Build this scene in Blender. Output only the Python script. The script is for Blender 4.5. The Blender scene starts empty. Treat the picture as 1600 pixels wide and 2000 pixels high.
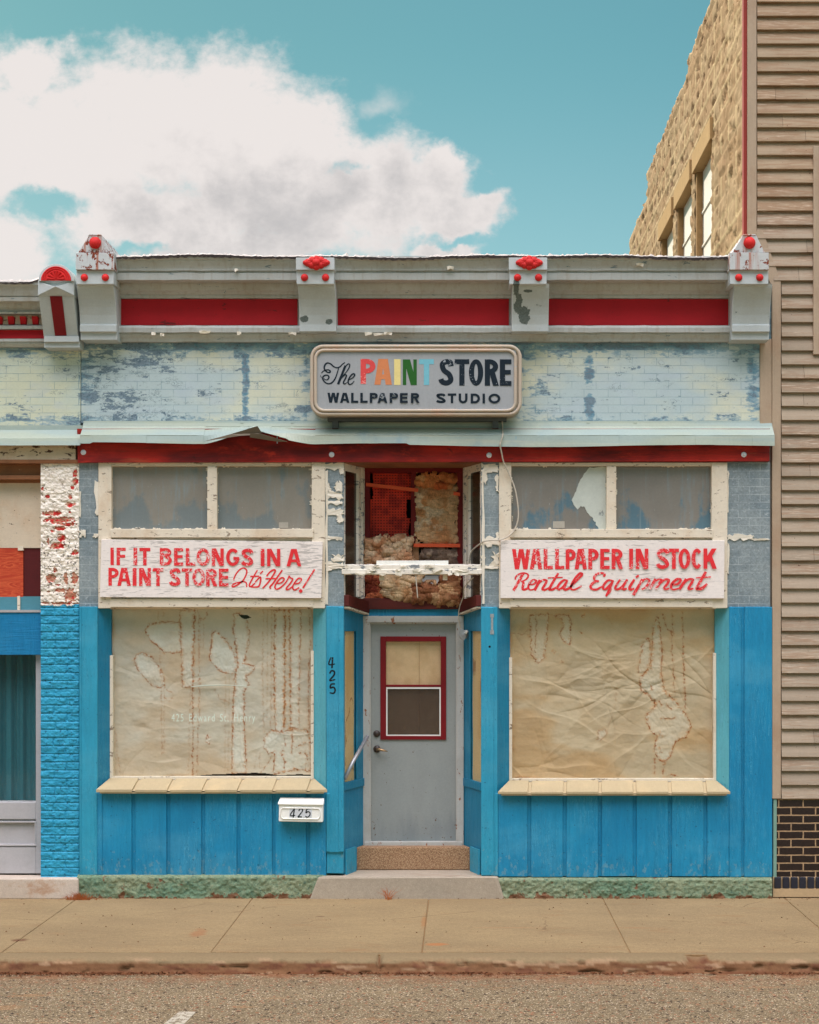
import bpy, bmesh, math, random
import numpy as np
from mathutils import Vector

sc = bpy.context.scene
col = sc.collection
R = math.radians
random.seed(7)

# ------------------------------------------------------------------ camera
CAM_D, CAM_H, FPX = 14.0, 2.405, 3108.0
cam = bpy.data.cameras.new("camera")
cam_o = bpy.data.objects.new("camera", cam)
col.objects.link(cam_o)
cam_o.location = (0, -CAM_D, CAM_H)
cam_o.rotation_euler = (R(90), 0, 0)
cam.sensor_width = 36
cam.lens = 36 * FPX / 2000
cam.shift_x = -105 / 2000
cam.shift_y = 218 / 2000
cam.clip_end = 2000
sc.camera = cam_o

# ------------------------------------------------------------------ view
vs = sc.view_settings
vs.view_transform = 'Standard'
vs.look = 'None'
vs.gamma = 1
vs.use_curve_mapping = False
vs.exposure = EXPOSURE = 0.9
sc.cycles.max_bounces = 6
sc.cycles.use_denoising = True


class X:
    """a socket one can do arithmetic with"""
    def __init__(s, nt, k):
        s.nt, s.k = nt, k

    def op(s, o, *a, clamp=False):
        n = s.nt.nodes.new('ShaderNodeMath')
        n.operation = o
        n.use_clamp = clamp
        for i, q in enumerate((s,) + a):
            if isinstance(q, X):
                s.nt.links.new(q.k, n.inputs[i])
            else:
                n.inputs[i].default_value = q
        return X(s.nt, n.outputs[0])

    def __add__(s, o): return s.op('ADD', o)
    __radd__ = __add__
    def __mul__(s, o): return s.op('MULTIPLY', o)
    __rmul__ = __mul__
    def __sub__(s, o): return s.op('SUBTRACT', o)
    def __rsub__(s, o): return (s * -1.0) + o
    def __truediv__(s, o): return s.op('DIVIDE', o)
    def mx(s, o): return s.op('MAXIMUM', o)
    def mn(s, o): return s.op('MINIMUM', o)
    def abs(s): return s.op('ABSOLUTE')
    def cl(s): return s.op('ADD', 0.0, clamp=True)

    def ss(s, a, b, lo=0.0, hi=1.0):
        n = s.nt.nodes.new('ShaderNodeMapRange')
        n.interpolation_type = 'SMOOTHSTEP'
        n.clamp = True
        if b < a:
            a, b, lo, hi = b, a, hi, lo
        s.nt.links.new(s.k, n.inputs[0])
        for i, q in ((1, a), (2, b), (3, lo), (4, hi)):
            n.inputs[i].default_value = q
        return X(s.nt, n.outputs[0])


def sep(nt, sock):
    n = nt.nodes.new('ShaderNodeSeparateXYZ')
    nt.links.new(sock, n.inputs[0])
    return [X(nt, n.outputs[i]) for i in range(3)]


def comb(nt, *a):
    n = nt.nodes.new('ShaderNodeCombineXYZ')
    for i, q in enumerate(a):
        if isinstance(q, X):
            nt.links.new(q.k, n.inputs[i])
        else:
            n.inputs[i].default_value = q
    return n.outputs[0]


def nz(nt, vec, scale=1.0, detail=4.0, rough=0.55, dist=0.0):
    n = nt.nodes.new('ShaderNodeTexNoise')
    n.inputs['Scale'].default_value = scale
    n.inputs['Detail'].default_value = detail
    n.inputs['Roughness'].default_value = rough
    n.inputs['Distortion'].default_value = dist
    nt.links.new(vec, n.inputs['Vector'])
    return X(nt, n.outputs[0])


def mixc(nt, f, a, b, mode='MIX'):
    n = nt.nodes.new('ShaderNodeMix')
    n.data_type = 'RGBA'
    n.blend_type = mode
    n.clamp_factor = True
    for i, q in ((0, f), (6, a), (7, b)):
        if isinstance(q, X):
            nt.links.new(q.k, n.inputs[i])
        elif hasattr(q, 'is_output'):
            nt.links.new(q, n.inputs[i])
        elif i == 0:
            n.inputs[0].default_value = q
        else:
            n.inputs[i].default_value = (q[0], q[1], q[2], 1)
    return n.outputs[2]


# ------------------------------------------------------------------ sun and sky
SUN_EL, SUN_AZ = R(38), math.atan2(-0.66, 0.75)
to_sun = Vector((math.cos(SUN_EL) * math.sin(SUN_AZ), math.cos(SUN_EL) * math.cos(SUN_AZ), math.sin(SUN_EL)))
sun = bpy.data.lights.new("sun", 'SUN')
sun.energy = 3.0
sun.angle = R(0.5)
sun.color = (1.0, 0.93, 0.80)
sun_o = bpy.data.objects.new("sun", sun)
sun_o.rotation_euler = (-to_sun).to_track_quat('-Z', 'Y').to_euler()
sun_o.location = to_sun * 60
col.objects.link(sun_o)

w = bpy.data.worlds.new("World")
sc.world = w
w.use_nodes = True
nt = w.node_tree
nt.nodes.clear()
out = nt.nodes.new('ShaderNodeOutputWorld')
bg = nt.nodes.new('ShaderNodeBackground')
SKY_STRENGTH = 0.12
bg.inputs[1].default_value = SKY_STRENGTH
nt.links.new(bg.outputs[0], out.inputs[0])
sky = nt.nodes.new('ShaderNodeTexSky')
sky.sky_type = 'NISHITA'
sky.sun_disc = False
sky.sun_elevation = SUN_EL
sky.sun_rotation = SUN_AZ
sky.air_density = 1.0
sky.dust_density = 0.6
sky.ozone_density = 1.0
DISP = 1.0 / (SKY_STRENGTH * 2 ** EXPOSURE)      # raw sky value that reaches display 1.0
tc = nt.nodes.new('ShaderNodeTexCoord')
dx, dy, dz = sep(nt, tc.outputs['Generated'])
grad = dz.ss(0.36, 0.20)
tcol = mixc(nt, grad, (0.26, 0.45, 0.338), (0.36, 0.48, 0.375))
even = dx.ss(-0.30, 0.16, 0.84, 1.05)
tint = mixc(nt, 1.0, mixc(nt, 1.0, sky.outputs[0], tcol, 'MULTIPLY'), comb(nt, even * 0.98, even, even * 1.02), 'MULTIPLY')
front = dy.ss(0.02, 0.15)
den = dy.mx(0.05)
U = (dx / den) * FPX + 905.0
V = (dz / den) * -FPX + 1218.0
uvw = comb(nt, U * 0.01 + 3.1, V * 0.01, 5.0)
w1, w2 = nz(nt, uvw, 0.42, 5, 0.55), nz(nt, comb(nt, U * 0.01 - 8.0, V * 0.01, 2.0), 0.42, 5, 0.55)
w3, w4 = nz(nt, uvw, 1.9, 4, 0.6), nz(nt, comb(nt, U * 0.01 - 8.0, V * 0.01, 2.0), 1.9, 4, 0.6)
U0, V0 = U, V
U = U + (w1 - 0.5) * 190.0 + (w3 - 0.5) * 60.0
V = V + (w2 - 0.5) * 150.0 + (w4 - 0.5) * 50.0
uv = comb(nt, U0 * 0.01, V0 * 0.01, 0.0)
n1 = nz(nt, uv, 0.55, 7, 0.58, 0.25)
n2 = nz(nt, comb(nt, U0 * 0.01 + 7.3, V0 * 0.01, 3.0), 0.33, 5, 0.5)
n3 = nz(nt, comb(nt, U0 * 0.01, V0 * 0.012, 9.0), 1.7, 5, 0.62)
f = None
for cx, cy, rx, ry in ((-70, 260, 260, 190), (120, 300, 240, 200), (300, 235, 190, 170), (440, 235, 175, 180), (560, 310, 200, 190),
                       (700, 390, 190, 150), (830, 390, 120, 85), (880, 440, 110, 62), (330, 430, 330, 110), (-80, 520, 190, 130), (60, 130, 110, 50),
                       (870, 490, 80, 26), (560, 475, 170, 45), (925, 425, 85, 34), (850, 330, 60, 40)):
    e = 1.0 - (((U - cx) / rx).op('POWER', 2.0) + ((V - cy) / ry).op('POWER', 2.0)).op('SQRT')
    f = e if f is None else f.op('SMOOTH_MAX', e, 0.12)
hole = 1.0 - (((U - 85.0) / 120.0).op('POWER', 2.0) + ((V - 405.0) / 42.0).op('POWER', 2.0)).op('SQRT')
f = f - hole.mx(0.0) * 0.75
for hx, hy, hrx, hry, hk in ((265, 478, 95, 24, 0.8), (900, 468, 90, 22, 0.7), (640, 335, 60, 30, 0.5), (920, 380, 60, 30, 0.3)):
    hole = 1.0 - (((U - hx) / hrx).op('POWER', 2.0) + ((V - hy) / hry).op('POWER', 2.0)).op('SQRT')
    f = f - hole.mx(0.0) * hk
hole = 1.0 - (((U - 690.0) / 50.0).op('POWER', 2.0) + ((V - 345.0) / 26.0).op('POWER', 2.0)).op('SQRT')
f = f - hole.mx(0.0) * 0.5
wisp = 1.0 - (((U - 760.0) / 95.0).op('POWER', 2.0) + ((V - 205.0) / 48.0).op('POWER', 2.0)).op('SQRT')
n5 = nz(nt, comb(nt, U0 * 0.01 + 4.0, V0 * 0.013, 6.0), 4.2, 5, 0.65, 0.4)
dens = f + (n1 - 0.5) * 0.75 + (n3 - 0.5) * 0.70 + (n5 - 0.5) * 0.26
a_front = dens.ss(-0.12, 0.42)
a_wisp = (wisp * 0.7 + (n1 - 0.5) * 1.3 + (n3 - 0.5) * 0.5).ss(0.15, 0.9) * 0.5
a_front = a_front.mx(a_wisp) * front
# bright clouds added behind the camera, out of view, to light the shaded facade
dirn = comb(nt, dx * 1.4, dy * 1.4, dz * 2.4)
nb = nz(nt, dirn, 1.1, 5, 0.55)
back = dy.ss(0.15, -0.35)
lefty = (dx * -1.0).ss(-0.9, 0.9, 0.75, 1.15)
a_back = (nb + back * 0.22).ss(0.46, 0.62) * back * dz.ss(0.50, 0.92)
lump = 1.0 - (((U - 600.0) / 420.0).op('POWER', 2.0) + ((V - 410.0) / 130.0).op('POWER', 2.0)).op('SQRT')
shade = ((n2 - 0.5) * 1.3 + lump.mx(-0.4) * 0.60 + (n1 - 0.5) * 1.1 + (n3 - 0.5) * 0.95 + (V0 - 300.0) * 0.0009).ss(-0.05, 0.80)
ccol = mixc(nt, shade, (0.86 * DISP, 0.80 * DISP, 0.775 * DISP), (0.56 * DISP, 0.535 * DISP, 0.535 * DISP))
c1 = mixc(nt, a_front * 0.97, tint, ccol)
bcol = mixc(nt, lefty, (0, 0, 0), (8.2 * DISP, 7.85 * DISP, 8.5 * DISP))
c2 = mixc(nt, a_back, c1, bcol)
nt.links.new(c2, bg.inputs[0])


# ------------------------------------------------------------------ helpers
def P(px, py, y=0.0):
    s = FPX / (CAM_D + y)
    return Vector(((px - 905) / s, y, CAM_H + (1218 - py) / s))


LIT = 0.80


def lin(c):
    c /= 255.0
    return c / 12.92 if c <= 0.04045 else ((c + 0.055) / 1.055) ** 2.4


def A(r, g, b, k=1.0):
    """albedo from a colour as it stands in daylight shade"""
    return tuple(min(0.88, max(0.004, lin(c) / LIT * k)) for c in (r, g, b))


def T(hexs):
    return tuple(int(hexs[i:i + 2], 16) for i in (0, 2, 4))


class MB:
    def __init__(s):
        s.v, s.f, s.m, s.sm = [], [], [], []

    def poly(s, pts, m=0):
        b = len(s.v)
        s.v += [tuple(p) for p in pts]
        s.f.append(tuple(range(b, b + len(pts))))
        s.m.append(m)

    def hexa(s, c, m=0):
        b = len(s.v)
        s.v += [tuple(p) for p in c]
        for q in ((0, 1, 2, 3), (7, 6, 5, 4), (0, 4, 5, 1), (1, 5, 6, 2), (2, 6, 7, 3), (3, 7, 4, 0)):
            s.f.append(tuple(b + i for i in q))
            s.m.append(m)

    def box(s, x0, x1, y0, y1, z0, z1, m=0, j=0.0):
        r = lambda: random.uniform(-j, j)
        c = [(x0 + r(), y0 + r(), z0 + r()), (x1 + r(), y0 + r(), z0 + r()), (x1 + r(), y0 + r(), z1 + r()), (x0 + r(), y0 + r(), z1 + r())]
        c += [(p[0], y1, p[2]) for p in c]
        s.hexa(c, m)

    def fbox(s, px0, px1, py0, py1, yf, yb, m=0, j=0.0012):
        a, b = P(px0, py1, yf), P(px1, py0, yf)
        s.box(a.x, b.x, yf, yb, a.z, b.z, m, j)

    def prism(s, pts, yb, m=0, back=True):
        n = len(pts)
        b = len(s.v)
        s.v += [tuple(p) for p in pts] + [(p[0], yb, p[2]) for p in pts]
        s.f.append(tuple(range(b, b + n)))
        s.m.append(m)
        if back:
            s.f.append(tuple(range(b + 2 * n - 1, b + n - 1, -1)))
            s.m.append(m)
        for i in range(n):
            k = (i + 1) % n
            s.f.append((b + k, b + i, b + n + i, b + n + k))
            s.m.append(m)

    def pprism(s, pts, yf, yb, m=0):
        s.prism([P(x, y, yf) for x, y in pts], yb, m)

    def sweep(s, prof, xs, m=0, cap=True, wob=0.0, seed=1):
        """profile of (y, z) points carried along x through the stations xs"""
        rg = random.Random(seed)
        n, b = len(prof), len(s.v)
        for x in xs:
            dy_, dz_ = rg.uniform(-wob, wob), rg.uniform(-wob, wob)
            s.v += [(x, y + dy_, z + dz_) for y, z in prof]
        for i in range(len(xs) - 1):
            for k in range(n - 1):
                a = b + i * n + k
                s.f.append((a, a + 1, a + n + 1, a + n))
                s.m.append(m)
        if cap:
            s.f.append(tuple(b + k for k in range(n - 1, -1, -1)))
            s.m.append(m)
            e = b + (len(xs) - 1) * n
            s.f.append(tuple(e + k for k in range(n)))
            s.m.append(m)

    def tube(s, pts, r, n=8, m=0, closed=False):
        pts = [Vector(p) for p in pts]
        b, N = len(s.v), len(pts)
        for i, p in enumerate(pts):
            if closed:
                t = pts[(i + 1) % N] - pts[i - 1]
            else:
                t = pts[min(i + 1, N - 1)] - pts[max(i - 1, 0)]
            t.normalize()
            u = t.cross(Vector((0, 1, 0)))
            if u.length < 0.1:
                u = t.cross(Vector((0, 0, 1)))
            u.normalize()
            q = t.cross(u)
            rr = r[i] if isinstance(r, (list, tuple)) else r
            for k in range(n):
                a = 2 * math.pi * k / n
                s.v.append(tuple(p + u * math.cos(a) * rr + q * math.sin(a) * rr))
        for i in range(N if closed else N - 1):
            i2 = (i + 1) % N
            for k in range(n):
                k2 = (k + 1) % n
                s.f.append((b + i * n + k, b + i * n + k2, b + i2 * n + k2, b + i2 * n + k))
                s.m.append(m)
        if not closed:
            s.f.append(tuple(b + k for k in range(n - 1, -1, -1)))
            s.f.append(tuple(b + (N - 1) * n + k for k in range(n)))
            s.m += [m, m]

    def ball(s, c, rx, ry, rz, nu=16, nv=10, m=0):
        b = len(s.v)
        for i in range(nv + 1):
            th = math.pi * i / nv
            for k in range(nu):
                ph = 2 * math.pi * k / nu
                s.v.append((c[0] + rx * math.sin(th) * math.cos(ph), c[1] + ry * math.cos(th), c[2] + rz * math.sin(th) * math.sin(ph)))
        for i in range(nv):
            for k in range(nu):
                k2 = (k + 1) % nu
                s.f.append((b + i * nu + k, b + i * nu + k2, b + (i + 1) * nu + k2, b + (i + 1) * nu + k))
                s.m.append(m)

    def build(s, name, mats, parent=None, bevel=0.0, smooth=False, base=True):
        mats = mats if isinstance(mats, (list, tuple)) else [mats]
        org = Vector((0, 0, 0))
        if parent is not None:
            r = parent
            while r.parent is not None:
                r = r.parent
            org = r.location.copy()
        elif base and s.v:
            v = np.array(s.v)
            org = Vector(((v[:, 0].min() + v[:, 0].max()) / 2, (v[:, 1].min() + v[:, 1].max()) / 2, v[:, 2].min()))
        me = bpy.data.meshes.new(name)
        me.from_pydata([(a - org.x, b - org.y, c - org.z) for a, b, c in s.v], [], s.f)
        for q in mats:
            me.materials.append(q)
        me.polygons.foreach_set('material_index', s.m)
        if smooth:
            me.polygons.foreach_set('use_smooth', [True] * len(s.f))
        bm = bmesh.new()
        bm.from_mesh(me)
        bmesh.ops.recalc_face_normals(bm, faces=bm.faces)
        bm.to_mesh(me)
        bm.free()
        me.update()
        o = bpy.data.objects.new(name, me)
        col.objects.link(o)
        if parent is not None:
            o.parent = parent
        else:
            o.location = org
        if bevel:
            bv = o.modifiers.new('bevel', 'BEVEL')
            bv.width = bevel
            bv.segments = 2
            bv.limit_method = 'ANGLE'
            bv.angle_limit = R(40)
        return o


def tag(o, label=None, cat=None, group=None, kind=None):
    for k, q in (('label', label), ('category', cat), ('group', group), ('kind', kind)):
        if q:
            o[k] = q
    return o


def empty(name, loc, label, cat, group=None):
    o = bpy.data.objects.new(name, None)
    o.empty_display_size = 0.2
    o.location = loc
    col.objects.link(o)
    return tag(o, label, cat, group)


# numpy noise
def vn(xx, yy, seed=0):
    xi, yi = np.floor(xx).astype(np.int64), np.floor(yy).astype(np.int64)
    fx, fy = xx - xi, yy - yi
    fx, fy = fx * fx * (3 - 2 * fx), fy * fy * (3 - 2 * fy)

    def h(a, b):
        q = (a * 374761393 + b * 668265263 + seed * 974711) & 0xFFFFFFFF
        q = ((q ^ (q >> 13)) * 1274126177) & 0xFFFFFFFF
        return ((q ^ (q >> 16)) & 0xFFFF) / 65535.0
    return (h(xi, yi) * (1 - fx) + h(xi + 1, yi) * fx) * (1 - fy) + (h(xi, yi + 1) * (1 - fx) + h(xi + 1, yi + 1) * fx) * fy


def fbm(xx, yy, oct=4, seed=0, g=0.5):
    s, a, t = 0, 1.0, 0
    for i in range(oct):
        s = s + a * vn(xx * 2 ** i + 17.3 * i, yy * 2 ** i - 9.1 * i, seed + i)
        t += a
        a *= g
    return s / t


def sstep(x, a, b):
    t = np.clip((x - a) / (b - a), 0, 1)
    return t * t * (3 - 2 * t)


def mixa(c, f, q):
    return c * (1 - f[..., None]) + np.array(q) * f[..., None]


def gridmesh(name, V3, C, mat, keep=None, parent=None, smooth=True):
    """V3 (ny, nx, 3) points, C (ny, nx, 3) painted colours"""
    ny, nx = V3.shape[:2]
    org = Vector((0, 0, 0))
    if parent is not None:
        r = parent
        while r.parent is not None:
            r = r.parent
        org = r.location.copy()
    else:
        q = V3.reshape(-1, 3)
        org = Vector(((q[:, 0].min() + q[:, 0].max()) / 2, (q[:, 1].min() + q[:, 1].max()) / 2, q[:, 2].min()))
    v = (V3 - np.array(org)).reshape(-1, 3)
    idx = np.arange(ny * nx).reshape(ny, nx)
    F = np.stack([idx[:-1, :-1], idx[:-1, 1:], idx[1:, 1:], idx[1:, :-1]], -1)
    F = F[keep[:-1, :-1]] if keep is not None else F.reshape(-1, 4)
    F = F.reshape(-1, 4)
    me = bpy.data.meshes.new(name)
    me.vertices.add(len(v))
    me.vertices.foreach_set('co', v.astype(np.float32).ravel())
    me.loops.add(F.size)
    me.loops.foreach_set('vertex_index', F.astype(np.int32).ravel())
    me.polygons.add(len(F))
    me.polygons.foreach_set('loop_start', np.arange(0, F.size, 4, dtype=np.int32))
    me.update(calc_edges=True)
    me.polygons.foreach_set('use_smooth', [smooth] * len(F))
    at = me.color_attributes.new('paint', 'FLOAT_COLOR', 'POINT')
    cc = np.ones((ny * nx, 4), np.float32)
    cc[:, :3] = C.reshape(-1, 3)
    at.data.foreach_set('color', cc.ravel())
    me.materials.append(mat)
    me.validate()
    o = bpy.data.objects.new(name, me)
    col.objects.link(o)
    if parent is not None:
        o.parent = parent
    else:
        o.location = org
    return o


# ------------------------------------------------------------------ materials
class Mat:
    def __init__(s, name):
        s.m = bpy.data.materials.new(name)
        s.m.use_nodes = True
        s.nt = s.m.node_tree
        s.b = s.nt.nodes['Principled BSDF']
        g = s.nt.nodes.new('ShaderNodeNewGeometry')
        s.posv = g.outputs['Position']
        s.x, s.y, s.z = sep(s.nt, s.posv)

    def n(s, sx, sy=None, sz=None, detail=4, rough=0.55, dist=0.0, off=0.0):
        sy = sx if sy is None else sy
        sz = sx if sz is None else sz
        return nz(s.nt, comb(s.nt, s.x * sx + off, s.y * sy + off * 0.7, s.z * sz - off), 1.0, detail, rough, dist)

    def vor(s, sc_, feature='F1', out='Distance', rnd=1.0):
        n = s.nt.nodes.new('ShaderNodeTexVoronoi')
        n.feature = feature
        n.inputs['Scale'].default_value = sc_
        n.inputs['Randomness'].default_value = rnd
        s.nt.links.new(s.posv, n.inputs['Vector'])
        return n.outputs[out]

    def mix(s, f, a, b, mode='MIX'):
        return mixc(s.nt, f, a, b, mode)

    def var(s, c, f, k):
        """brightness of c scaled by 1 + k * (f - .5) * 2"""
        g = (f - 0.5) * (2 * k) + 1.0
        return s.mix(1.0, c, comb(s.nt, g, g, g), 'MULTIPLY')

    def done(s, c, rough=0.7, spec=0.25, h=None, bump=0.3, dist=0.01, metal=0.0, grain_all=0.22):
        b = s.b
        if grain_all:
            g1 = s.n(58, 58, 58, detail=5, rough=0.75, off=50)
            g2 = s.n(7.5, 7.5, 5.5, detail=6, rough=0.65, off=60)
            c = s.var(c, g1 * 0.62 + g2 * 0.38, grain_all)
        if hasattr(c, 'is_output'):
            s.nt.links.new(c, b.inputs['Base Color'])
        else:
            b.inputs['Base Color'].default_value = (*c, 1)
        if isinstance(rough, X):
            s.nt.links.new(rough.k, b.inputs['Roughness'])
        else:
            b.inputs['Roughness'].default_value = rough
        b.inputs['Specular IOR Level'].default_value = spec
        b.inputs['Metallic'].default_value = metal
        if h is not None:
            n = s.nt.nodes.new('ShaderNodeBump')
            n.inputs['Strength'].default_value = bump
            n.inputs['Distance'].default_value = dist
            s.nt.links.new(h.k, n.inputs['Height'])
            s.nt.links.new(n.outputs[0], b.inputs['Normal'])
        return s.m


def paint(name, c, var=0.12, dirt=None, dirt_amt=0.35, chip=None, chip_thr=0.70, chip_sc=(14, 14, 14), grain=(9, 9, 60), bump=0.25,
          rough=0.62, spec=0.3, blobs=(), blob_c=None, streak=0.0, streak_c=(120, 70, 40), off=0.0, fine=0.10):
    m = Mat(name)
    big = m.n(1.7, off=off, detail=5)
    gr = m.n(*grain, off=off + 3, detail=5, rough=0.65)
    k = m.var(A(*c), big, var)
    k = m.var(k, gr, fine)
    if dirt:
        d = m.n(3.1, 3.1, 2.2, detail=7, rough=0.66, off=off + 11)
        k = m.mix(d.ss(0.46, 0.78) * dirt_amt, k, A(*dirt))
    if streak:
        d = m.n(26, 26, 1.3, detail=4, off=off + 21)
        k = m.mix(d.ss(0.50, 0.68) * streak, k, A(*streak_c))
    h = gr * 0.6
    if chip:
        ch = m.n(*chip_sc, detail=6, rough=0.68, dist=0.4, off=off + 5)
        fz = m.n(70, detail=3, off=off)
        mask = (ch + (fz - 0.5) * 0.12).ss(chip_thr, chip_thr + 0.025)
        k = m.mix(mask, k, m.var(A(*chip), fz, 0.35))
        h = h - mask * 0.9
    if blobs:
        fz = m.n(16, detail=6, rough=0.7, off=off + 2)
        f2 = m.n(80, detail=3, off=off + 2)
        mk = None
        for bx, by, rx, ry in blobs:
            q = P(bx, by, -0.1)
            e = 1.0 - (((m.x - q.x) / (rx / 222)).op('POWER', 2.0) + ((m.z - q.z) / (ry / 222)).op('POWER', 2.0)).op('SQRT')
            mk = e if mk is None else mk.mx(e)
        mask = (mk + (fz - 0.5) * 1.7).ss(0.30, 0.36)
        k = m.mix(mask, k, m.var(A(*(blob_c or (90, 100, 100))), f2, 0.7))
        h = h - mask
    return m.done(k, rough, spec, h, bump, 0.006)


def flat(name, c, var=0.1, sc_=12, rough=0.6, spec=0.3, bump=0.15, metal=0.0):
    m = Mat(name)
    n = m.n(sc_, detail=5, rough=0.6)
    return m.done(m.var(A(*c), n, var), rough, spec, n, bump, 0.004, metal)


def vcmat(name, rough=0.75, spec=0.2, sc_=60, bump=0.2, var=0.06):
    m = Mat(name)
    a = m.nt.nodes.new('ShaderNodeVertexColor')
    a.layer_name = 'paint'
    n = m.n(sc_, detail=4)
    return m.done(m.var(a.outputs[0], n, var), rough, spec, n, bump, 0.004)


CORN = (166, 168, 164)
m_cornice = paint('grey cornice paint', CORN, 0.12, dirt=(140, 126, 106), dirt_amt=0.5, chip=(96, 112, 118), chip_thr=0.645, chip_sc=(5, 5, 24),
                  grain=(6, 6, 40), fine=0.05, streak=0.25, streak_c=(132, 112, 88))
m_bracket = paint('grey bracket paint', (170, 175, 174), 0.08, dirt=(150, 142, 125), dirt_amt=0.3, chip=(100, 112, 112), chip_thr=0.67, chip_sc=(9, 9, 16), fine=0.05,
                  blobs=((1012, 600, 12, 26), (1022, 620, 17, 24), (1006, 570, 8, 22), (597, 628, 12, 9), (645, 633, 10, 8), (1030, 578, 14, 4)), blob_c=(88, 96, 92))
m_finial = paint('grey rusted finial paint', (174, 176, 174), 0.06, dirt=(160, 140, 120), dirt_amt=0.3, chip=(112, 48, 24), chip_thr=0.555, chip_sc=(13, 13, 10), fine=0.05,
                 streak=0.85, streak_c=(150, 78, 45))
m_red = paint('red frieze paint', (166, 18, 28), 0.10, dirt=(140, 14, 24), dirt_amt=0.4, chip=(110, 22, 24), chip_thr=0.66, chip_sc=(6, 6, 18), grain=(3, 3, 9), fine=0.10, bump=0.2)
m_redball = paint('red boss paint', (196, 36, 34), 0.15, dirt=(130, 20, 20), dirt_amt=0.5, chip=(200, 150, 140), chip_thr=0.72, chip_sc=(40, 40, 40), grain=(30, 30, 30))
m_tar = flat('tar edge', (44, 36, 32), 0.5, 30, 0.8)
m_whitecap = flat('roof felt edge', (178, 168, 160), 0.25, 25, 0.8)


def tin_brick(name, x_off, seams, tl):
    m = Mat(name)
    nt_ = m.nt
    wob = m.n(30, detail=2)
    br = nt_.nodes.new('ShaderNodeTexBrick')
    br.inputs['Scale'].default_value = 1.0
    br.inputs['Brick Width'].default_value = 0.2125
    br.inputs['Row Height'].default_value = 0.0694
    br.inputs['Mortar Size'].default_value = 0.0026
    br.inputs['Mortar Smooth'].default_value = 0.3
    br.offset = 0.5
    for k, q in (('Color1', 0.0), ('Color2', 1.0), ('Mortar', 0.5)):
        br.inputs[k].default_value = (q, q, q, 1)
    vec = comb(nt_, m.x + x_off + (wob - 0.5) * 0.004, m.z - P(0, 668).z + 0.0, 0.0)
    nt_.links.new(vec, br.inputs['Vector'])
    jm = X(nt_, br.outputs['Fac'])
    cid = X(nt_, br.outputs['Color'])
    big = m.n(1.2, 1, 2.2, detail=5, off=1)
    med = m.n(4.2, 4, 12, detail=6, rough=0.62, off=4)
    fin = m.n(20, 20, 45, detail=5, rough=0.66, off=8)
    spk = m.n(60, detail=3, off=2)
    k = m.mix(big.ss(0.36, 0.62), A(*tl['a']), A(*tl['b']))
    k = m.mix((m.n(2.6, 2.6, 6, detail=5, off=17) + (cid - 0.5) * 0.12).ss(0.5, 0.66) * 0.3, k, A(164, 176, 186))
    # weathered blue that runs down from the top edge, along the seams and the foot
    ztop, zbot = P(0, 668).z, P(0, 822).z
    edge = (m.z * 1.0).ss(ztop - 0.22, ztop - 0.02) * 0.55
    edge = edge.mx(m.z.ss(zbot + 0.10, zbot) * 0.34)
    for sx, wd, kk in seams:
        edge = edge.mx(((m.x - P(sx, 0).x).abs() + (fin - 0.5) * 0.10).ss(wd / 222.0, 0.0) * (med.ss(0.30, 0.62) * (0.8 * kk) + 0.3 * kk))
    bl = (edge + (med - 0.5) * 1.05 + (fin - 0.5) * 1.25 + (cid - 0.5) * 0.24 - 0.02).ss(0.0, 1.0)
    bl = bl.ss(0.10, 0.55) * 0.55 + bl.ss(0.17, 0.22) * 0.40
    k = m.mix(bl * 0.95, k, m.mix(fin.ss(0.35, 0.65), A(62, 114, 136), A(128, 154, 166)))
    lost = (edge * 0.26 + med * 0.66 + (fin - 0.5) * 0.75 + (cid - 0.5) * 0.20 + (m.x - P(250, 0).x).abs().ss(0.6, 0.1) * 0.07 + (m.x - P(1200, 0).x).abs().ss(0.5, 0.05) * 0.03).ss(0.51, 0.54)
    k = m.mix(lost * 0.9, k, m.var(A(104, 120, 130), spk, 0.4))
    crk = m.n(9, 9, 16, detail=8, rough=0.7, dist=1.2, off=31)
    crack = (crk - 0.5).abs().ss(0.016, 0.0) * (med + (m.x - P(250, 0).x).abs().ss(0.7, 0.1) * 0.15).ss(0.54, 0.62)
    k = m.mix(crack, k, A(48, 72, 84))
    jt = jm * (m.n(7, detail=3, off=40).ss(0.30, 0.68) * 0.6 + 0.05)
    k = m.mix(jt, k, A(84, 122, 138))
    h = jm * -0.7 - lost * 0.5 + fin * 0.35 + big * 0.5
    return m.done(k, 0.66, 0.25, h, 0.5, 0.008)


m_tin = tin_brick('painted tin brick', 0.0, ((163, 60, 0.42), (480, 12, 0.75), (1152, 16, 0.85), (1472, 26, 0.6), (600, 30, 0.35), (1032, 70, 0.38), (1248, 8, 0.3), (240, 120, 0.2)),
                  dict(a=(192, 192, 170), b=(166, 180, 180)))
m_tin2 = tin_brick('painted tin brick of the neighbour', 0.09, ((155, 5, 0.3), (60, 30, 0.1)), dict(a=(188, 190, 166), b=(178, 188, 176)))


def m_flash_():
    m = Mat('green grey flashing paint')
    n = m.n(1.2, 1.2, 9, detail=6, off=3)
    n2 = m.n(0.9, 1, 30, detail=5, off=8)
    q = m.n(3, 3, 3, detail=5, off=5)
    k = m.mix(n.ss(0.35, 0.65), A(152, 160, 144), A(142, 156, 150))
    k = m.mix(n2.ss(0.52, 0.7) * 0.6, k, A(164, 166, 148))
    k = m.mix(q.ss(0.52, 0.7) * (m.x - P(850, 0).x).abs().ss(1.3, 0.2) * 0.8, k, A(104, 134, 146))
    return m.done(k, 0.55, 0.35, n, 0.2, 0.01)


m_flash = m_flash_()


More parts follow.
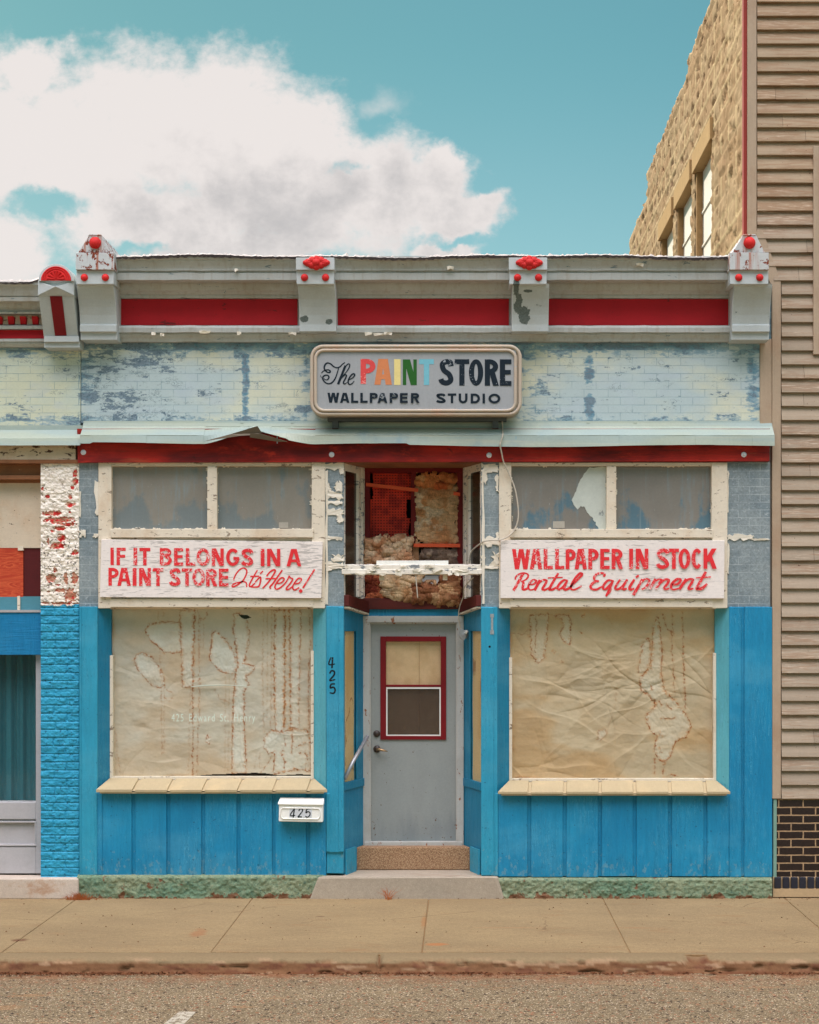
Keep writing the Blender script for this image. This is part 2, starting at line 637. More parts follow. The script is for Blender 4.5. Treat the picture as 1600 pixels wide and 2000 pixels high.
def m_beam_():
    m = Mat('stained red timber')
    g = m.n(2.2, 8, 26, detail=7, rough=0.65, dist=0.5)
    b = m.n(1.6, 2, 4, detail=6, rough=0.6, off=4)
    f_ = m.n(5, 10, 120, detail=4, off=7)
    k = m.mix(b.ss(0.34, 0.66), A(92, 12, 8), A(160, 30, 16))
    k = m.mix(g.ss(0.5, 0.72) * 0.7, k, A(70, 12, 10))
    k = m.mix((g * 0.6 + b * 0.5).ss(0.62, 0.75) * 0.6, k, A(182, 74, 44))
    k = m.mix(m.n(7, 7, 9, detail=3, dist=1.0, off=16).ss(0.68, 0.74) * 0.7, k, A(60, 12, 8))
    k = m.mix(m.n(3.2, 3, 7, detail=7, rough=0.7, off=26).ss(0.56, 0.68) * 0.55, k, A(196, 52, 26))
    k = m.var(k, f_, 0.32)
    return m.done(k, 0.6, 0.3, f_ * 0.5 + g * 0.5, 0.4, 0.006)


m_beam = m_beam_()
m_brownbeam = paint('dark stained beam', (78, 26, 20), 0.4, dirt=(40, 14, 12), dirt_amt=0.6, chip=(140, 70, 50), chip_thr=0.68, grain=(8, 8, 40), fine=0.3)
m_bolt = flat('bolt washer', (196, 196, 200), 0.2, 60, 0.4, 0.5)
m_trim = paint('cream white trim paint', (202, 190, 170), 0.07, dirt=(178, 146, 110), dirt_amt=0.6, chip=(132, 116, 98), chip_thr=0.60, chip_sc=(10, 10, 24), grain=(10, 10, 50), fine=0.05)
m_trimpeel = paint('peeling white paint', (208, 200, 186), 0.08, dirt=(180, 160, 135), dirt_amt=0.3, chip=(120, 122, 122), chip_thr=0.565, chip_sc=(12, 12, 30), grain=(14, 14, 60), fine=0.08, bump=0.5)
m_flake = paint('lifted paint flake', (206, 197, 180), 0.08, dirt=(190, 170, 145), dirt_amt=0.3)
m_fullwhite = flat('white plastic', (222, 216, 208), 0.04, 20, 0.45, 0.4, 0.05)


def m_blue_(name, c, vert=True, k2=(24, 116, 160), off=0.0):
    m = Mat(name)
    g = m.n(70, 30, 5, detail=6, rough=0.7, dist=0.6, off=off) if vert else m.n(5, 30, 70, detail=5, off=off)
    rg = m.n(26, 20, 2.6, detail=7, rough=0.68, dist=1.0, off=off + 6)
    b = m.n(1.3, detail=4, off=off + 2)
    sp = m.n(40, 40, 40, detail=2, off=off + 9)
    k = m.mix(b.ss(0.3, 0.7), A(*c), A(*k2))
    k = m.var(k, rg, 0.24)
    fade = m.n(1.1, 1, 2.6, detail=6, rough=0.6, off=off + 31)
    k = m.mix(fade.ss(0.48, 0.68) * 0.20, k, A(92, 158, 178))
    low = m.z.ss(0.75, 0.16)
    k = m.mix((low * 0.30 + m.n(12, 12, 5, detail=7, rough=0.7, off=off + 41) * 0.8 - 0.1).ss(0.50, 0.66) * 0.25, k, A(14, 84, 112))
    if vert:
        cr = m.n(46, 40, 3.2, detail=6, rough=0.6, dist=1.8, off=off + 51)
        k = m.mix((cr - 0.5).abs().ss(0.016, 0.004) * m.n(3, 3, 1.5, detail=4, off=off + 57).ss(0.42, 0.62) * 0.40, k, A(96, 168, 190))
        k = m.mix((cr - 0.535).abs().ss(0.014, 0.004) * m.n(3, 3, 1.5, detail=4, off=off + 57).ss(0.42, 0.62) * 0.45, k, A(8, 70, 98))
    k = m.mix((low * 0.2 + m.n(26, 26, 16, detail=6, rough=0.7, off=off + 44)).ss(0.73, 0.78) * 0.35, k, A(120, 140, 136))
    k = m.mix(sp.ss(0.70, 0.72) * 0.6, k, A(20, 60, 80))
    k = m.mix(m.n(9, 9, 3, detail=5, off=off + 14).ss(0.62, 0.8) * 0.25, k, A(90, 160, 190))
    return m.done(k, 0.5, 0.35, g * 0.5 + rg * 0.9, 0.9, 0.010)


m_blue = m_blue_('blue board paint', (24, 124, 160), k2=(15, 112, 150))
m_blue2 = m_blue_('blue pilaster paint', (42, 138, 164), k2=(36, 130, 158), off=5)
m_bluelt = m_blue_('blue trim with painted light', (84, 158, 170), k2=(76, 150, 164), off=9)  # reveals turned to the light: brightness put into the blue
m_bluedk = m_blue_('deep blue and reveal shade', (18, 112, 142), k2=(14, 104, 135), off=12)  # blue of the entry; on the opposite reveals the shade is painted in


def m_shingle_():
    m = Mat('grey asphalt brick sheet')
    br = m.nt.nodes.new('ShaderNodeTexBrick')
    br.inputs['Scale'].default_value = 1.0
    br.inputs['Brick Width'].default_value = 0.19
    br.inputs['Row Height'].default_value = 0.0685
    br.inputs['Mortar Size'].default_value = 0.0035
    for k, q in (('Color1', 0.35), ('Color2', 0.65), ('Mortar', 0.5)):
        br.inputs[k].default_value = (q, q, q, 1)
    m.nt.links.new(comb(m.nt, m.x + 0.05, m.z + 0.02, 0.0), br.inputs['Vector'])
    jm = X(m.nt, br.outputs['Fac'])
    b = m.n(3, detail=6, off=3)
    fn = m.n(55, detail=5, rough=0.7)
    dz_ = m.n(14, detail=6, rough=0.7, off=6)
    k = m.mix(b.ss(0.3, 0.7), A(104, 116, 120), A(130, 138, 138))
    k = m.var(k, fn, 0.55)
    k = m.mix(dz_.ss(0.58, 0.7) * 0.45, k, A(176, 182, 182))
    k = m.mix(jm * m.n(4, detail=4, off=16).ss(0.35, 0.65) * 0.5, k, A(166, 172, 172))
    k = m.mix(m.n(48, detail=4, rough=0.7, off=22).ss(0.60, 0.66) * 0.5, k, A(172, 178, 178))
    k = m.mix(m.n(5, 5, 9, detail=7, rough=0.7, off=29).ss(0.56, 0.72) * 0.5, k, A(82, 92, 96))
    return m.done(k, 0.8, 0.15, fn - jm * 0.3, 0.5, 0.004)


m_shingle = m_shingle_()


def m_pane_(name, c, streak, patch, thr, off):
    m = Mat(name)
    st = m.n(22, 22, 2.2, detail=6, rough=0.65, off=off)
    b = m.n(2.4, detail=5, off=off + 3)
    sc_ = m.n(60, 60, 22, detail=3, dist=2.0, off=off + 5)
    k = m.var(A(*c), b, 0.22)
    k = m.mix((st * 0.8 + (b - 0.5) * 0.6).ss(0.42, 0.62) * 0.55, k, A(*streak))
    lo = P(0, 1030).z
    b2 = m.n(3.4, 3, 2.6, detail=6, rough=0.6, off=off + 23)
    k = m.mix((b2 * 1.1 + m.z.ss(lo + 0.50, lo) * 0.22 + (st - 0.5) * 0.25).ss(thr, thr + 0.12) * 0.8, k, A(*patch))
    dr = m.n(34, 34, 1.2, detail=4, off=off + 33)
    k = m.mix(dr.ss(0.56, 0.70) * b2.ss(0.35, 0.6) * 0.5, k, A(*streak))
    k = m.mix(sc_.ss(0.735, 0.755) * 0.8, k, A(196, 200, 200))
    return m.done(k, 0.32, 0.5, st, 0.05, 0.003)


m_paneL = m_pane_('painted over glass', (122, 116, 106), (116, 134, 138), (98, 108, 110), 0.66, 0.0)
m_paneR = m_pane_('painted over glass with blue foot', (114, 108, 100), (112, 126, 130), (62, 98, 114), 0.73, 7.3)


def m_board_():
    m = Mat('weathered white sign board')
    g = m.n(7, 5, 75, detail=5, rough=0.6, dist=0.8)
    b = m.n(1.8, detail=4, off=2)
    sp = m.n(24, 20, 48, detail=4, off=8)
    k = m.var(A(212, 202, 194), b, 0.05)
    k = m.mix((g + (b - 0.5) * 0.5).ss(0.575, 0.645) * 0.62, k, A(140, 132, 126))
    k = m.mix(sp.ss(0.68, 0.74) * 0.5, k, A(150, 140, 134))
    return m.done(k, 0.65, 0.25, g, 0.35, 0.004)


m_board = m_board_()


def m_letter_(name, c, under, amt, sc_=30.0, off=0.0, var=0.12):
    m = Mat(name)
    b = m.n(3.4, detail=4, off=off)
    f_ = m.n(sc_ * 2.4, sc_, sc_ * 3.0, detail=4, rough=0.65, off=off + 4)
    k = m.var(A(*c), m.n(9, detail=3, off=off + 6), var)
    k = m.mix((f_ + (b - 0.5) * 0.75).ss(amt, amt + 0.05) * 0.9, k, A(*under))
    return m.done(k, 0.6, 0.25)


m_redletter = m_letter_('worn red lettering', (204, 44, 48), (214, 196, 190), 0.60, off=2.0)
m_black = m_letter_('black lettering', (14, 18, 22), (120, 124, 126), 0.66, 22)
m_navy = m_letter_('worn navy lettering', (12, 26, 36), (150, 156, 160), 0.715, 20)
SIGNC = {'P': (194, 66, 64), 'A': (188, 116, 74), 'I': (208, 190, 124), 'N': (32, 84, 28), 'T': (104, 164, 176)}
m_paintletters = {k: m_letter_('sign letter ' + str(SIGNC[k]), SIGNC[k], (216, 130, 122) if k == 'P' else SIGNC[k], 0.53 if k == 'P' else 0.7, 22, off=i * 1.7) for i, k in enumerate(SIGNC)}


def m_door_():
    m = Mat('grey door paint')
    b = m.n(1.6, detail=4)
    v = m.n(9, 9, 1.5, detail=5, off=3)
    sp = m.n(34, detail=4, off=7)
    lo = P(0, 1645, 0.46).z
    k = m.var(A(136, 139, 136), b, 0.10)
    k = m.var(k, v, 0.07)
    k = m.mix((m.z.ss(lo + 0.55, lo) * 0.5 + (v - 0.5) * 0.9).ss(0.2, 0.6) * 0.5, k, A(96, 104, 108))
    k = m.mix((sp + m.z.ss(lo + 0.5, lo) * 0.05).ss(0.70, 0.72), k, A(92, 66, 52))
    return m.done(k, 0.45, 0.4, v, 0.1, 0.004)


m_door = m_door_()
m_doorframe = paint('worn door frame paint', (168, 166, 160), 0.07, dirt=(130, 112, 92), dirt_amt=0.5, chip=(128, 84, 60), chip_thr=0.61, chip_sc=(20, 20, 8), grain=(40, 40, 6), fine=0.06)
m_darkred = paint('dark red paint', (112, 10, 18), 0.12, dirt=(80, 8, 12), dirt_amt=0.5)
m_bronze = flat('dark bronze', (56, 44, 38), 0.3, 60, 0.4, 0.5, 0.1)
m_brass = flat('tarnished brass', (170, 136, 100), 0.2, 60, 0.35, 0.5, 0.1, 0.7)
m_steel = flat('galvanised steel', (150, 150, 152), 0.25, 50, 0.4, 0.5, 0.1, 0.5)
m_dark = flat('dark interior', (24, 20, 18), 0.2, 4, 0.9, 0.1)
m_cable = flat('grey cable', (176, 166, 150), 0.15, 60, 0.6)


def m_glass_():
    m = bpy.data.materials.new('window glass')
    m.use_nodes = True
    t = m.node_tree
    t.nodes.clear()
    o = t.nodes.new('ShaderNodeOutputMaterial')
    mx = t.nodes.new('ShaderNodeMixShader')
    tr = t.nodes.new('ShaderNodeBsdfTransparent')
    tr.inputs[0].default_value = (0.95, 0.97, 0.96, 1)
    gl = t.nodes.new('ShaderNodeBsdfGlossy')
    gl.inputs['Roughness'].default_value = 0.04
    fr = t.nodes.new('ShaderNodeLayerWeight')
    fac = X(t, fr.outputs['Facing']).op('POWER', 5.0) * 0.5 + 0.022
    t.links.new(fac.k, mx.inputs[0])
    t.links.new(tr.outputs[0], mx.inputs[1])
    t.links.new(gl.outputs[0], mx.inputs[2])
    t.links.new(mx.outputs[0], o.inputs[0])
    return m


m_glass = m_glass_()


def m_signface_():
    m = Mat('grey sign face')
    v = m.n(40, 10, 2.2, detail=5, off=3)
    b = m.n(2.0, detail=4, off=5)
    k = m.var(A(144, 145, 146), b, 0.07)
    k = m.var(k, v, 0.08)
    k = m.mix(m.n(12, 12, 12, detail=5, off=9).ss(0.62, 0.75) * 0.3, k, A(128, 138, 142))
    return m.done(k, 0.35, 0.45, v, 0.05, 0.003)


m_signface = m_signface_()
m_signrim = paint('peach and grey sign rim', (172, 158, 140), 0.14, dirt=(190, 140, 112), dirt_amt=0.6, chip=(150, 156, 160), chip_thr=0.62, chip_sc=(5, 5, 9), grain=(20, 20, 20), fine=0.05, rough=0.45)
m_signside = paint('dirty sign side', (150, 138, 122), 0.2, dirt=(110, 84, 62), dirt_amt=0.6)


def m_concrete_(name, c, c2, sc_=1.0, stain=None, amt=0.4, bump=0.35, off=0.0, walk=False):
    m = Mat(name)
    b = m.n(0.9, 1.6, 1, detail=6, off=off)
    f_ = m.n(95, 95, 95, detail=3, rough=0.8, off=off + 4)
    g = m.n(26, detail=5, rough=0.7, off=off + 2)
    sp = m.n(60, 60, 60, detail=2, off=off + 9)
    k = m.mix(b.ss(0.3, 0.7), A(*c), A(*c2))
    k = m.var(k, f_, 0.55 if walk else 0.30)
    k = m.var(k, g, 0.30 if walk else 0.16)
    if walk:
        k = m.var(k, m.n(1.3, 3.5, 1, detail=7, rough=0.65, off=77), 0.16)
    k = m.mix(sp.ss(0.72, 0.76) * 0.55, k, A(96, 74, 56))
    k = m.mix(m.n(75, off=off + 20, detail=2).ss(0.74, 0.77) * 0.6, k, A(218, 206, 190))
    if stain:
        d = m.n(2.1, 5, 3, detail=7, rough=0.68, off=off + 13)
        k = m.mix(d.ss(0.56, 0.72) * amt, k, A(*stain))
    if walk:
        bl = m.n(9, 14, 5, detail=6, rough=0.7, off=33)
        for px, py, rx, ry, cc, kk in ((388, 1822, .10, .26, (134, 82, 50), .5), (40, 1836, .10, .10, (96, 66, 46), .9), (828, 1800, .035, .5, (140, 98, 60), .7), (852, 1845, .16, .08, (160, 96, 52), .6), (1245, 1812, .3, .03, (140, 96, 62), .5),
                                       (625, 1790, .06, .04, (90, 60, 44), .7), (1000, 1812, .5, .04, (146, 110, 76), .4), (1365, 1862, .12, .1, (110, 76, 52), .6)):
            d_ = CAM_H * FPX / (py - 1218)
            e = 1.0 - (((m.x - (px - 905) * d_ / FPX) / rx).op('POWER', 2.0) + ((m.y - (d_ - CAM_D)) / ry).op('POWER', 2.0)).op('SQRT')
            k = m.mix((e + (bl - 0.5) * 1.8).ss(0.2, 0.75) * kk, k, A(*cc))
        wv = m.n(3.5, 3.5, 3, detail=6, rough=0.65, off=44)
        vo = m.nt.nodes.new('ShaderNodeTexVoronoi')
        vo.feature = 'DISTANCE_TO_EDGE'
        vo.inputs['Scale'].default_value = 0.62
        m.nt.links.new(comb(m.nt, m.x + wv * 0.5, m.y + wv * 0.35, 0.0), vo.inputs['Vector'])
        ck = X(m.nt, vo.outputs['Distance']).ss(0.006, 0.002) * m.n(1.5, off=52).ss(0.5, 0.62)
        k = m.mix(ck * 0.7, k, A(96, 74, 52))
        k = m.mix((m.y * 1.0).ss(-0.35, -0.05) * bl.ss(0.4, 0.65) * 0.4, k, A(122, 98, 72))
        k = m.mix((m.y * -1.0).ss(2.05, 2.4) * bl.ss(0.4, 0.65) * 0.4, k, A(130, 98, 66))
    return m.done(k, 0.85, 0.15, f_ * 0.5 + g, bump, 0.006)


m_walk = m_concrete_('tan sidewalk concrete', (136, 116, 84), (126, 107, 78), stain=(128, 94, 62), amt=0.5, walk=True)
m_kerbtop = m_concrete_('kerb concrete', (118, 101, 76), (110, 92, 69), stain=(92, 64, 44), amt=0.5, bump=0.6, off=5)
m_step = m_concrete_('grey step concrete', (156, 142, 124), (146, 134, 118), stain=(128, 104, 82), amt=0.35, off=9)
m_neistep = m_concrete_('pale step concrete', (186, 172, 158), (172, 156, 140), stain=(150, 104, 66), amt=0.7, off=14)


def m_aggr_():
    m = Mat('exposed aggregate step')
    vc = m.vor(150, out='Color')
    vd = X(m.nt, m.vor(150))
    r_, g_, b_ = sep(m.nt, vc)
    k = m.mix(r_.ss(0.1, 0.9), A(142, 108, 80), A(172, 140, 108))
    k = m.mix(g_.ss(0.8, 0.85) * 0.7, k, A(98, 66, 48))
    k = m.mix(vd.ss(0.5, 0.75), k, A(120, 92, 66))
    return m.done(k, 0.8, 0.2, 1.0 - vd, 0.6, 0.006)


m_aggr = m_aggr_()


def m_stucco_():
    m = Mat('green stucco plinth')
    b = m.n(2.4, detail=6, off=1)
    g = m.n(30, detail=6, rough=0.7, off=3)
    lo = m.z.ss(0.07, 0.0)
    k = m.mix(b.ss(0.35, 0.65), A(100, 124, 100), A(126, 134, 106))
    k = m.mix(g.ss(0.52, 0.66) * 0.55, k, A(144, 144, 118))
    k = m.mix(g.ss(0.47, 0.36) * 0.7, k, A(66, 92, 80))
    g3 = m.n(70, detail=5, rough=0.75, off=13)
    k = m.var(k, g3, 0.4)
    k = m.mix((m.n(9, detail=7, rough=0.7, off=6) + lo * 0.16).ss(0.60, 0.66), k, A(112, 78, 56))
    return m.done(k, 0.85, 0.15, g * 0.5 + g3 * 0.5, 1.0, 0.02)


m_stucco = m_stucco_()


def m_road_():
    m = Mat('worn grey asphalt')
    vc = m.vor(120, out='Color')
    r_, g_, b_ = sep(m.nt, vc)
    v2 = m.vor(60, out='Color')
    r2, g2, b2 = sep(m.nt, v2)
    big = m.n(0.7, 2.6, 1, detail=7, rough=0.6)
    k = m.mix(r_, A(96, 82, 60), A(138, 120, 92))
    k = m.mix(g_.ss(0.90, 0.93), k, A(58, 44, 36))
    k = m.mix(b_.ss(0.92, 0.95), k, A(196, 180, 154))
    k = m.mix(g2.ss(0.95, 0.965) * 0.8, k, A(140, 84, 58))
    k = m.mix(r2.ss(0.955, 0.97), k, A(56, 42, 34))
    k = m.var(k, big, 0.30)
    k = m.var(k, m.n(3.0, 16.0, 4.0, detail=6, rough=0.65, off=8), 0.26)
    k = m.mix(m.n(2.2, 9, 2, detail=6, off=28).ss(0.60, 0.72) * 0.5, k, A(150, 112, 76))
    kz = (m.y * -1.0).ss(3.05, 2.55)
    k = m.mix(kz * m.n(6, 10, 6, detail=6, off=3).ss(0.35, 0.62) * 0.8, k, A(126, 80, 52))
    return m.done(k, 0.88, 0.15, r_ * 0.5 + r2 * 0.5, 0.7, 0.008, grain_all=0.3)


m_road = m_road_()
m_marking = paint('worn road paint', (176, 166, 146), 0.12, dirt=(140, 122, 98), dirt_amt=0.7, chip=(112, 96, 74), chip_thr=0.53, chip_sc=(24, 24, 24), grain=(60, 60, 60), fine=0.25)


def m_siding_():
    m = Mat('tan weathered clapboard')
    a = m.nt.nodes.new('ShaderNodeVertexColor')
    a.layer_name = 'paint'
    g = m.n(3.2, 4, 55, detail=6, rough=0.65, dist=0.6)
    g2 = m.n(9, 9, 140, detail=4, off=4)
    b = m.n(1.3, 1, 5, detail=5, off=9)
    k = m.var(a.outputs[0], g, 0.12)
    up = m.z.ss(3.5, 6.5)
    wear = (g * 0.7 + b * 0.5 + up * 0.06).ss(0.58, 0.74)
    k = m.mix(wear * 0.5, k, A(124, 88, 60))
    k = m.mix(m.n(40, 40, 40, detail=2, off=71).ss(0.73, 0.75), k, A(90, 66, 50))
    k = m.mix((g2 * 0.6 + b * 0.4).ss(0.56, 0.66) * 0.4, k, A(206, 188, 166))
    return m.done(k, 0.75, 0.2, g * 0.5 + g2 * 0.4, 0.3, 0.005)


m_siding = m_siding_()
m_tanboard = paint('tan corner board', (158, 138, 116), 0.1, dirt=(140, 104, 76), dirt_amt=0.5, chip=(196, 180, 158), chip_thr=0.70, chip_sc=(10, 10, 5), grain=(50, 50, 4), fine=0.12)


def m_darkbrick_():
    m = Mat('dark glazed brick')
    br = m.nt.nodes.new('ShaderNodeTexBrick')
    br.inputs['Scale'].default_value = 1.0
    br.inputs['Brick Width'].default_value = 0.215
    br.inputs['Row Height'].default_value = 0.0700
    br.inputs['Mortar Size'].default_value = 0.0062
    br.inputs['Mortar Smooth'].default_value = 0.15
    for k, q in (('Color1', 0.2), ('Color2', 0.8), ('Mortar', 0.5)):
        br.inputs[k].default_value = (q, q, q, 1)
    wb = m.n(14, detail=4)
    m.nt.links.new(comb(m.nt, m.x + 0.02 + (wb - 0.5) * 0.012, m.z - 0.16 + (m.n(11, detail=4, off=5) - 0.5) * 0.010, 0.0), br.inputs['Vector'])
    jm = X(m.nt, br.outputs['Fac'])
    f_ = m.n(40, detail=3)
    k = m.mix(X(m.nt, br.outputs['Color']), A(24, 15, 16), A(36, 24, 24))
    k = m.mix(jm * m.n(16, detail=5, off=8).ss(0.25, 0.5, 0.55, 1.0), k, m.var(A(150, 122, 90), f_, 0.35))
    k = m.mix(m.n(70, detail=3, off=12).ss(0.72, 0.74) * 0.6, k, A(120, 112, 104))
    return m.done(k, jm.ss(0, 1, 0.25, 0.8), 0.5, jm * -1.0, 0.8, 0.006)


m_darkbrick = m_darkbrick_()
m_soldier = flat('navy glazed brick', (24, 30, 44), 0.3, 30, 0.2, 0.6, 0.1)
m_mortar = flat('tan mortar', (166, 140, 106), 0.2, 40, 0.85)


def m_wool_():
    m = Mat('dirty insulation wool')
    a = m.nt.nodes.new('ShaderNodeVertexColor')
    a.layer_name = 'paint'
    n = m.n(44, 30, 14, detail=7, rough=0.72, dist=1.6)
    n2 = m.n(9, detail=5, off=4)
    k = m.var(a.outputs[0], n, 0.5)
    k = m.var(k, m.n(90, 90, 40, detail=5, rough=0.75, off=13), 0.45)
    k = m.mix(n2.ss(0.54, 0.74) * 0.5, k, A(92, 62, 46))
    return m.done(k, 0.95, 0.05, n, 0.9, 0.02)


m_wool = m_wool_()
m_redwood = paint('red stud timber', (100, 12, 12), 0.25, dirt=(70, 10, 10), dirt_amt=0.6, grain=(30, 30, 6), fine=0.2)
m_orangebat = paint('orange red batten', (206, 84, 48), 0.12, dirt=(160, 60, 36), dirt_amt=0.5, grain=(6, 20, 60))
m_greenedge = flat('faded green strip', (110, 140, 126), 0.2, 20, 0.8)
m_teal = paint('dusty teal panel', (70, 122, 134), 0.1, dirt=(60, 96, 104), dirt_amt=0.5)
m_sill = paint('cream sill boards', (162, 145, 113), 0.05, dirt=(200, 172, 126), dirt_amt=0.4, chip=(190, 180, 160), chip_thr=0.74, chip_sc=(30, 12, 12), grain=(60, 10, 10), fine=0.09)
m_greywood = paint('grey shopfront paint', (160, 156, 156), 0.08, dirt=(130, 122, 116), dirt_amt=0.4, chip=(70, 60, 54), chip_thr=0.75, grain=(8, 8, 40), fine=0.06)
m_rustwhite = paint('rust spotted white beam', (192, 172, 146), 0.12, dirt=(160, 110, 72), dirt_amt=0.7, chip=(74, 48, 34), chip_thr=0.565, chip_sc=(10, 10, 26), fine=0.15)
m_rustbrown = paint('rusty brown wood', (128, 84, 54), 0.25, dirt=(70, 44, 30), dirt_amt=0.8, chip=(168, 130, 96), chip_thr=0.66, chip_sc=(8, 8, 30), grain=(6, 6, 60), fine=0.35)
m_dirtywhite = paint('stained white panel', (190, 174, 152), 0.1, dirt=(176, 136, 98), dirt_amt=0.8, chip=(60, 46, 40), chip_thr=0.655, chip_sc=(22, 22, 40), grain=(8, 8, 50), fine=0.08)


def m_ply_():
    m = Mat('orange plywood')
    g = m.n(1.4, 1, 13, detail=5, dist=1.4, off=3)
    r_ = (g * 9.0).op('FRACT')
    k = m.mix(r_.ss(0.0, 0.9) , A(186, 82, 50), A(160, 54, 34))
    return m.done(k, 0.7, 0.2)


m_ply = m_ply_()
m_vc_brick = vcmat('painted brick', 0.6, 0.3, 45, 0.4, 0.08)
m_vc_paper = vcmat('kraft paper', 0.85, 0.12, 30, 0.12, 0.03)
m_vc_peg = vcmat('red pegboard', 0.7, 0.2, 40, 0.1, 0.08)
m_vc_rock = vcmat('rock faced tan brick', 0.9, 0.1, 14, 0.5, 0.18)
m_vc_kerb = vcmat('dirty kerb concrete', 0.9, 0.1, 55, 0.6, 0.22)
m_curtain = flat('teal curtain cloth', (44, 96, 106), 0.15, 30, 0.85, 0.15, 0.1)
m_straw = flat('dry grass', (172, 100, 60), 0.35, 40, 0.9, 0.1, 0)
m_leaf = flat('dead leaves', (96, 60, 38), 0.7, 20, 0.85, 0.1, 0)
m_tarroof = flat('tar roof', (70, 66, 62), 0.2, 3, 0.9, 0.1)
m_wallplain = flat('plain painted wall', (150, 146, 138), 0.1, 3, 0.85, 0.15)
m_blind = paint('white window boards', (206, 198, 186), 0.05, dirt=(170, 150, 130), dirt_amt=0.3)
m_lintel = flat('tan stone lintel', (158, 128, 88), 0.12, 10, 0.85, 0.1, 0.2)
m_ground = m_concrete_('distant ground', (78, 70, 58), (70, 64, 54), off=30)

# ------------------------------------------------------------------ ground, road, kerb, sidewalk
ROAD_Z = -0.105
EDGE, KB = -2.57, -2.36          # kerb face, joint between kerb and slabs


def flatgrid(name, x0, x1, y0, y1, z, mat, nx=2, ny=2):
    mb = MB()
    mb.box(x0, x1, y0, y1, z - 0.05, z)
    o = mb.build(name, mat)
    return tag(o, kind='structure')


flatgrid('ground', -150, 150, -120, 220, -0.19, m_ground)
flatgrid('road', -60, 60, -12.5, EDGE + 0.06, ROAD_Z, m_road)
mb = MB()
joints = [-6.46, -4.92, P(155, 1752).x, P(495, 1752).x, P(838, 1752).x, P(1176, 1752).x, P(1530, 1752).x, 4.4, 5.95]
rg = random.Random(3)
for i in range(len(joints) - 1):
    a, b = joints[i] + 0.003, joints[i + 1] - 0.003
    t = rg.uniform(-0.004, 0.003)
    mb.hexa([(a, KB + 0.006, -0.08), (b, KB + 0.006, -0.08), (b, KB + 0.006, t), (a, KB + 0.006, t + 0.002),
             (a, 0.25, -0.08), (b, 0.25, -0.08), (b, 0.25, 0.0), (a, 0.25, 0.0)])
mb.box(-30, joints[0] - 0.006, KB + 0.006, 0.3, -0.08, 0.0)
mb.box(joints[-1] + 0.006, 30, KB + 0.006, 0.3, -0.08, 0.0)
tag(mb.build('sidewalk', m_walk, bevel=0.007), kind='structure')
# dark earth that shows in the joints
mb = MB()
mb.box(-30, 30, KB - 0.05, 0.3, -0.14, -0.008)
tag(mb.build('ground', flat('joint earth', (128, 100, 68), 0.5, 30, 0.95, 0.1)), kind='structure')

# kerb: a worn profile carried along x with chips knocked out of it
xs = np.arange(-5.2, 4.6, 0.014)
prof = [(KB - 0.004, -0.14), (KB - 0.004, -0.002), (KB - 0.03, 0.001), (-2.44, 0.001), (-2.49, -0.001), (-2.525, -0.006), (-2.548, -0.016), (-2.560, -0.030),
        (-2.565, -0.045), (-2.570, -0.060), (-2.574, -0.075), (-2.580, -0.088), (-2.588, -0.098), (-2.602, -0.104), (-2.63, -0.108)]
py_, pz_ = np.array([p[0] for p in prof]), np.array([p[1] for p in prof])
XX, K = np.meshgrid(xs, np.arange(len(prof)))
YY, ZZ = py_[K], pz_[K]
face = sstep(K.astype(float), 4, 7)
chip = sstep(fbm(XX * 7, ZZ * 30, 4, 5), 0.60, 0.72) * face
rough_ = (fbm(XX * 22, K * 1.1, 4, 9) - 0.5)
YY = YY + (chip * 0.03 + rough_ * 0.018) * sstep(K.astype(float), 3, 7) * (K < 13)
ZZ = ZZ - chip * 0.012 * (K < 9) + rough_ * 0.006 * (K > 2)
for gx, gw, dep in ((P(775, 0).x * 1.0 - 0.02, 0.012, 0.05), (P(1365, 0).x * 0.82, 0.09, 0.06)):
    g = np.exp(-((XX - gx) / gw) ** 2)
    ZZ = ZZ - g * dep * (K > 2) * (K < 10)
    YY = YY + g * dep * 0.5 * (K > 4)
C = np.zeros(XX.shape + (3,)) + np.array(A(122, 104, 77))
d = sstep(fbm(XX * 3.0, ZZ * 14 + 3, 5, 21) * 0.5 + sstep(-ZZ, 0.015, 0.05) * 0.75, 0.45, 0.72)
C = mixa(C, d, A(108, 76, 52))
C = mixa(C, sstep(fbm(XX * 9, ZZ * 40, 4, 33), 0.56, 0.66) * d, A(96, 62, 44))
C = mixa(C, sstep(fbm(XX * 5, ZZ * 30 + 8, 4, 41), 0.66, 0.72) * face * 0.7, A(150, 122, 94))
C = mixa(C, chip * 0.6, A(132, 102, 74))
C = mixa(C, sstep(-ZZ, 0.085, 0.1) * sstep(fbm(XX * 4, ZZ, 3, 55), 0.4, 0.6), A(94, 60, 40))
tag(gridmesh('kerb', np.stack([XX, YY, ZZ], -1), C, m_vc_kerb), kind='structure')
for a, b in ((-30, -5.2), (4.59, 30)):
    mb = MB()
    mb.sweep(prof, [a, b], cap=False)
    tag(mb.build('kerb', m_kerbtop), kind='structure')

mb = MB()
zr = ROAD_Z + 0.004
q = [P(348, 1975, 0), P(383, 1975, 0), P(352, 2003, 0), P(312, 2003, 0)]


def onroad(px, py):
    dist = (CAM_H - zr) * FPX / (py - 1218)
    return ((px - 905) * dist / FPX, dist - CAM_D, zr)


mb.poly([onroad(350, 1976), onroad(383, 1976), onroad(330, 2030), onroad(282, 2030)])
tag(mb.build('road_marking', m_marking), kind='structure')

